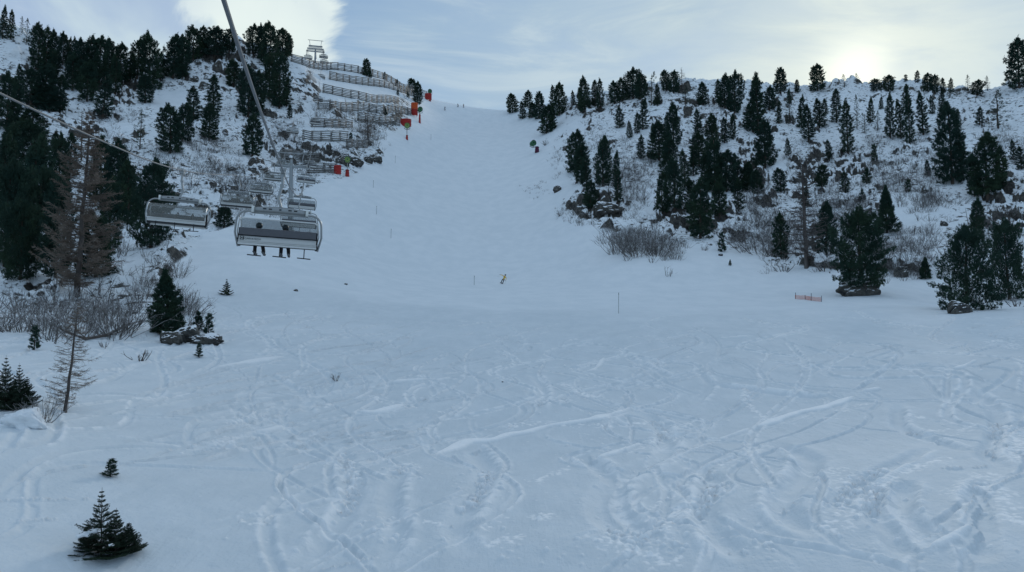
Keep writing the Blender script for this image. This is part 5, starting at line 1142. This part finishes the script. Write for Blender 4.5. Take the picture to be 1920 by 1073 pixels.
# facing -y (towards the camera / downhill)
def ski_pose(crouch=.1, armL=None, armR=None, lean=0.):
    k = crouch
    J = {'pelvis': (0, .10 * k * 3, .95 - k, .135), 'waist': (0, .0, 1.10 - k, .125), 'chest': (0, -.10 - k * .5, 1.36 - k, .15), 'neck': (0, -.16 - k * .6, 1.50 - k, .06), 'head0': (0, -.18 - k * .7, 1.57 - k, .075), 'head1': (0, -.20 - k * .7, 1.66 - k, .092), 'head2': (0, -.19 - k * .7, 1.74 - k, .07)}
    for s, x in (('L', -1), ('R', 1)):
        J['sh' + s] = (x * .20, -.10 - k * .5, 1.40 - k, .075); J['hip' + s] = (x * .11, .10 * k * 3, .90 - k, .10); J['kn' + s] = (x * .14, -.16 - k * .5, .50 - k * .3, .075); J['an' + s] = (x * .14, .0, .14, .06); J['toe' + s] = (x * .14, -.16, .09, .045)
    aL = armL or ((-.36, -.25, 1.15 - k), (-.42, -.50, 1.05 - k)); aR = armR or ((.36, -.25, 1.15 - k), (.42, -.50, 1.05 - k))
    J['elL'] = (*aL[0], .058); J['wrL'] = (*aL[1], .045); J['elR'] = (*aR[0], .058); J['wrR'] = (*aR[1], .045)
    return J
J = ski_pose(.12, ((-.50, -.14, 1.33), (-.78, -.22, 1.26)), ((.36, -.08, 1.08), (.44, -.20, .82)))
p = GP(940.5, 532)
person((J, {'poleL': (-1.15, .15, .72), 'poleR': (.62, .35, .18), 'ski': M_INK}), p + Vector((0, 0, .02)), (0, R(26), R(-8)), 'skier in a mustard yellow jacket leaning into a turn, one arm out', M_MUST, M_TROU, M_HELM).scale = (1.1, 1.1, 1.1)
for c, r, lab, jk, yw in [(834, 207, 'distant dark skier on the run just below the skyline', M_BLUEJ, .4), (859, 201, 'distant skier crouching on the skyline, left of two', M_TROU, -.5), (869, 202, 'distant skier on the skyline, right of two', M_REDJ, .3)]:
    person((ski_pose(.22 if c == 859 else .08), {'poleL': (-.55, .3, .1), 'poleR': (.55, .3, .1)}), GP(c, r) + Vector((0, 0, .02)), (0, 0, yw), lab, jk, M_TROU, M_HELM, group='far skiers near the top of the run')
# passengers of the big chair: seated facing up the hill (their +y), backs to us
def sit_pose(knee_x=.13, dx=.0):
    J = {'pelvis': (0, -.10, .13, .145), 'waist': (0, -.10, .27, .135), 'chest': (0, .02, .46, .155), 'neck': (0, .13, .55, .06), 'head0': (0, .17, .59, .075), 'head1': (0, .22, .67, .092), 'head2': (0, .22, .75, .07)}
    for s, x in (('L', -1), ('R', 1)):
        J['sh' + s] = (x * .20, .03, .49, .08); J['el' + s] = (x * .27, .16, .27, .06); J['wr' + s] = (x * .17, .38, .26, .045)
        J['hip' + s] = (x * .11, -.08, .10, .105); J['kn' + s] = (x * knee_x, .42, .09, .085); J['an' + s] = (x * knee_x + dx * (x > 0), .44, -.25, .075); J['toe' + s] = (x * knee_x + dx * (x > 0), .60, -.31, .05)
    return J
cm = chair0.matrix_basis.copy(); cm = Matrix.Translation(chair0.location) @ chair0.rotation_euler.to_matrix().to_4x4()
for x, lab, jk, hm_, dx in [(-.78, 'left passenger of the big chair, dark trousers and helmet above the backrest', M_DREDJ, M_HELM, .10), (.24, 'right passenger of the big chair, black trousers and boots hanging down', M_BLUEJ, M_HELM, .06)]:
    Jp = sit_pose(.12, dx); e = person((Jp, {}), (0, 0, 0), (0, 0, 0), lab, jk, M_TROU, hm_, True, False, 'passengers on the big chair')
    e.matrix_basis = cm @ Matrix.Translation((x, 0, -2.995))
    for o in e.children:
        if o.name.startswith('helmet'): o.rotation_euler.z = math.pi

# caught snow on the foreground spruce
sp = [o for o in SC.objects if o.parent is None and 'foreground spruce bush' in str(o.get('label', ''))][0]
for k, (x, y, z, r_) in enumerate([(-.26, -.42, .80, .13), (-.06, -.38, .88, .11), (.52, -.42, .50, .06)]):
    bm = bmesh.new(); bmesh.ops.create_icosphere(bm, subdivisions=3, radius=1.)
    for v in bm.verts:
        c = v.co; v.co = Vector((c.x * r_ * 1.5, c.y * r_, c.z * r_ * .5)) * (1 + .9 * (vnoise(np.array([c.x * 2 + k]), np.array([c.y * 2 + c.z]), 5)[0] - .5))
    me = bpy.data.meshes.new('snow_clump'); bm.to_mesh(me); bm.free(); me.polygons.foreach_set('use_smooth', np.ones(len(me.polygons), dtype=bool)); o = link('snow_clump', me, M_SNOW, sp); o.location = Matrix.Rotation(-.3, 4, 'Z') @ Vector((x, y, z))
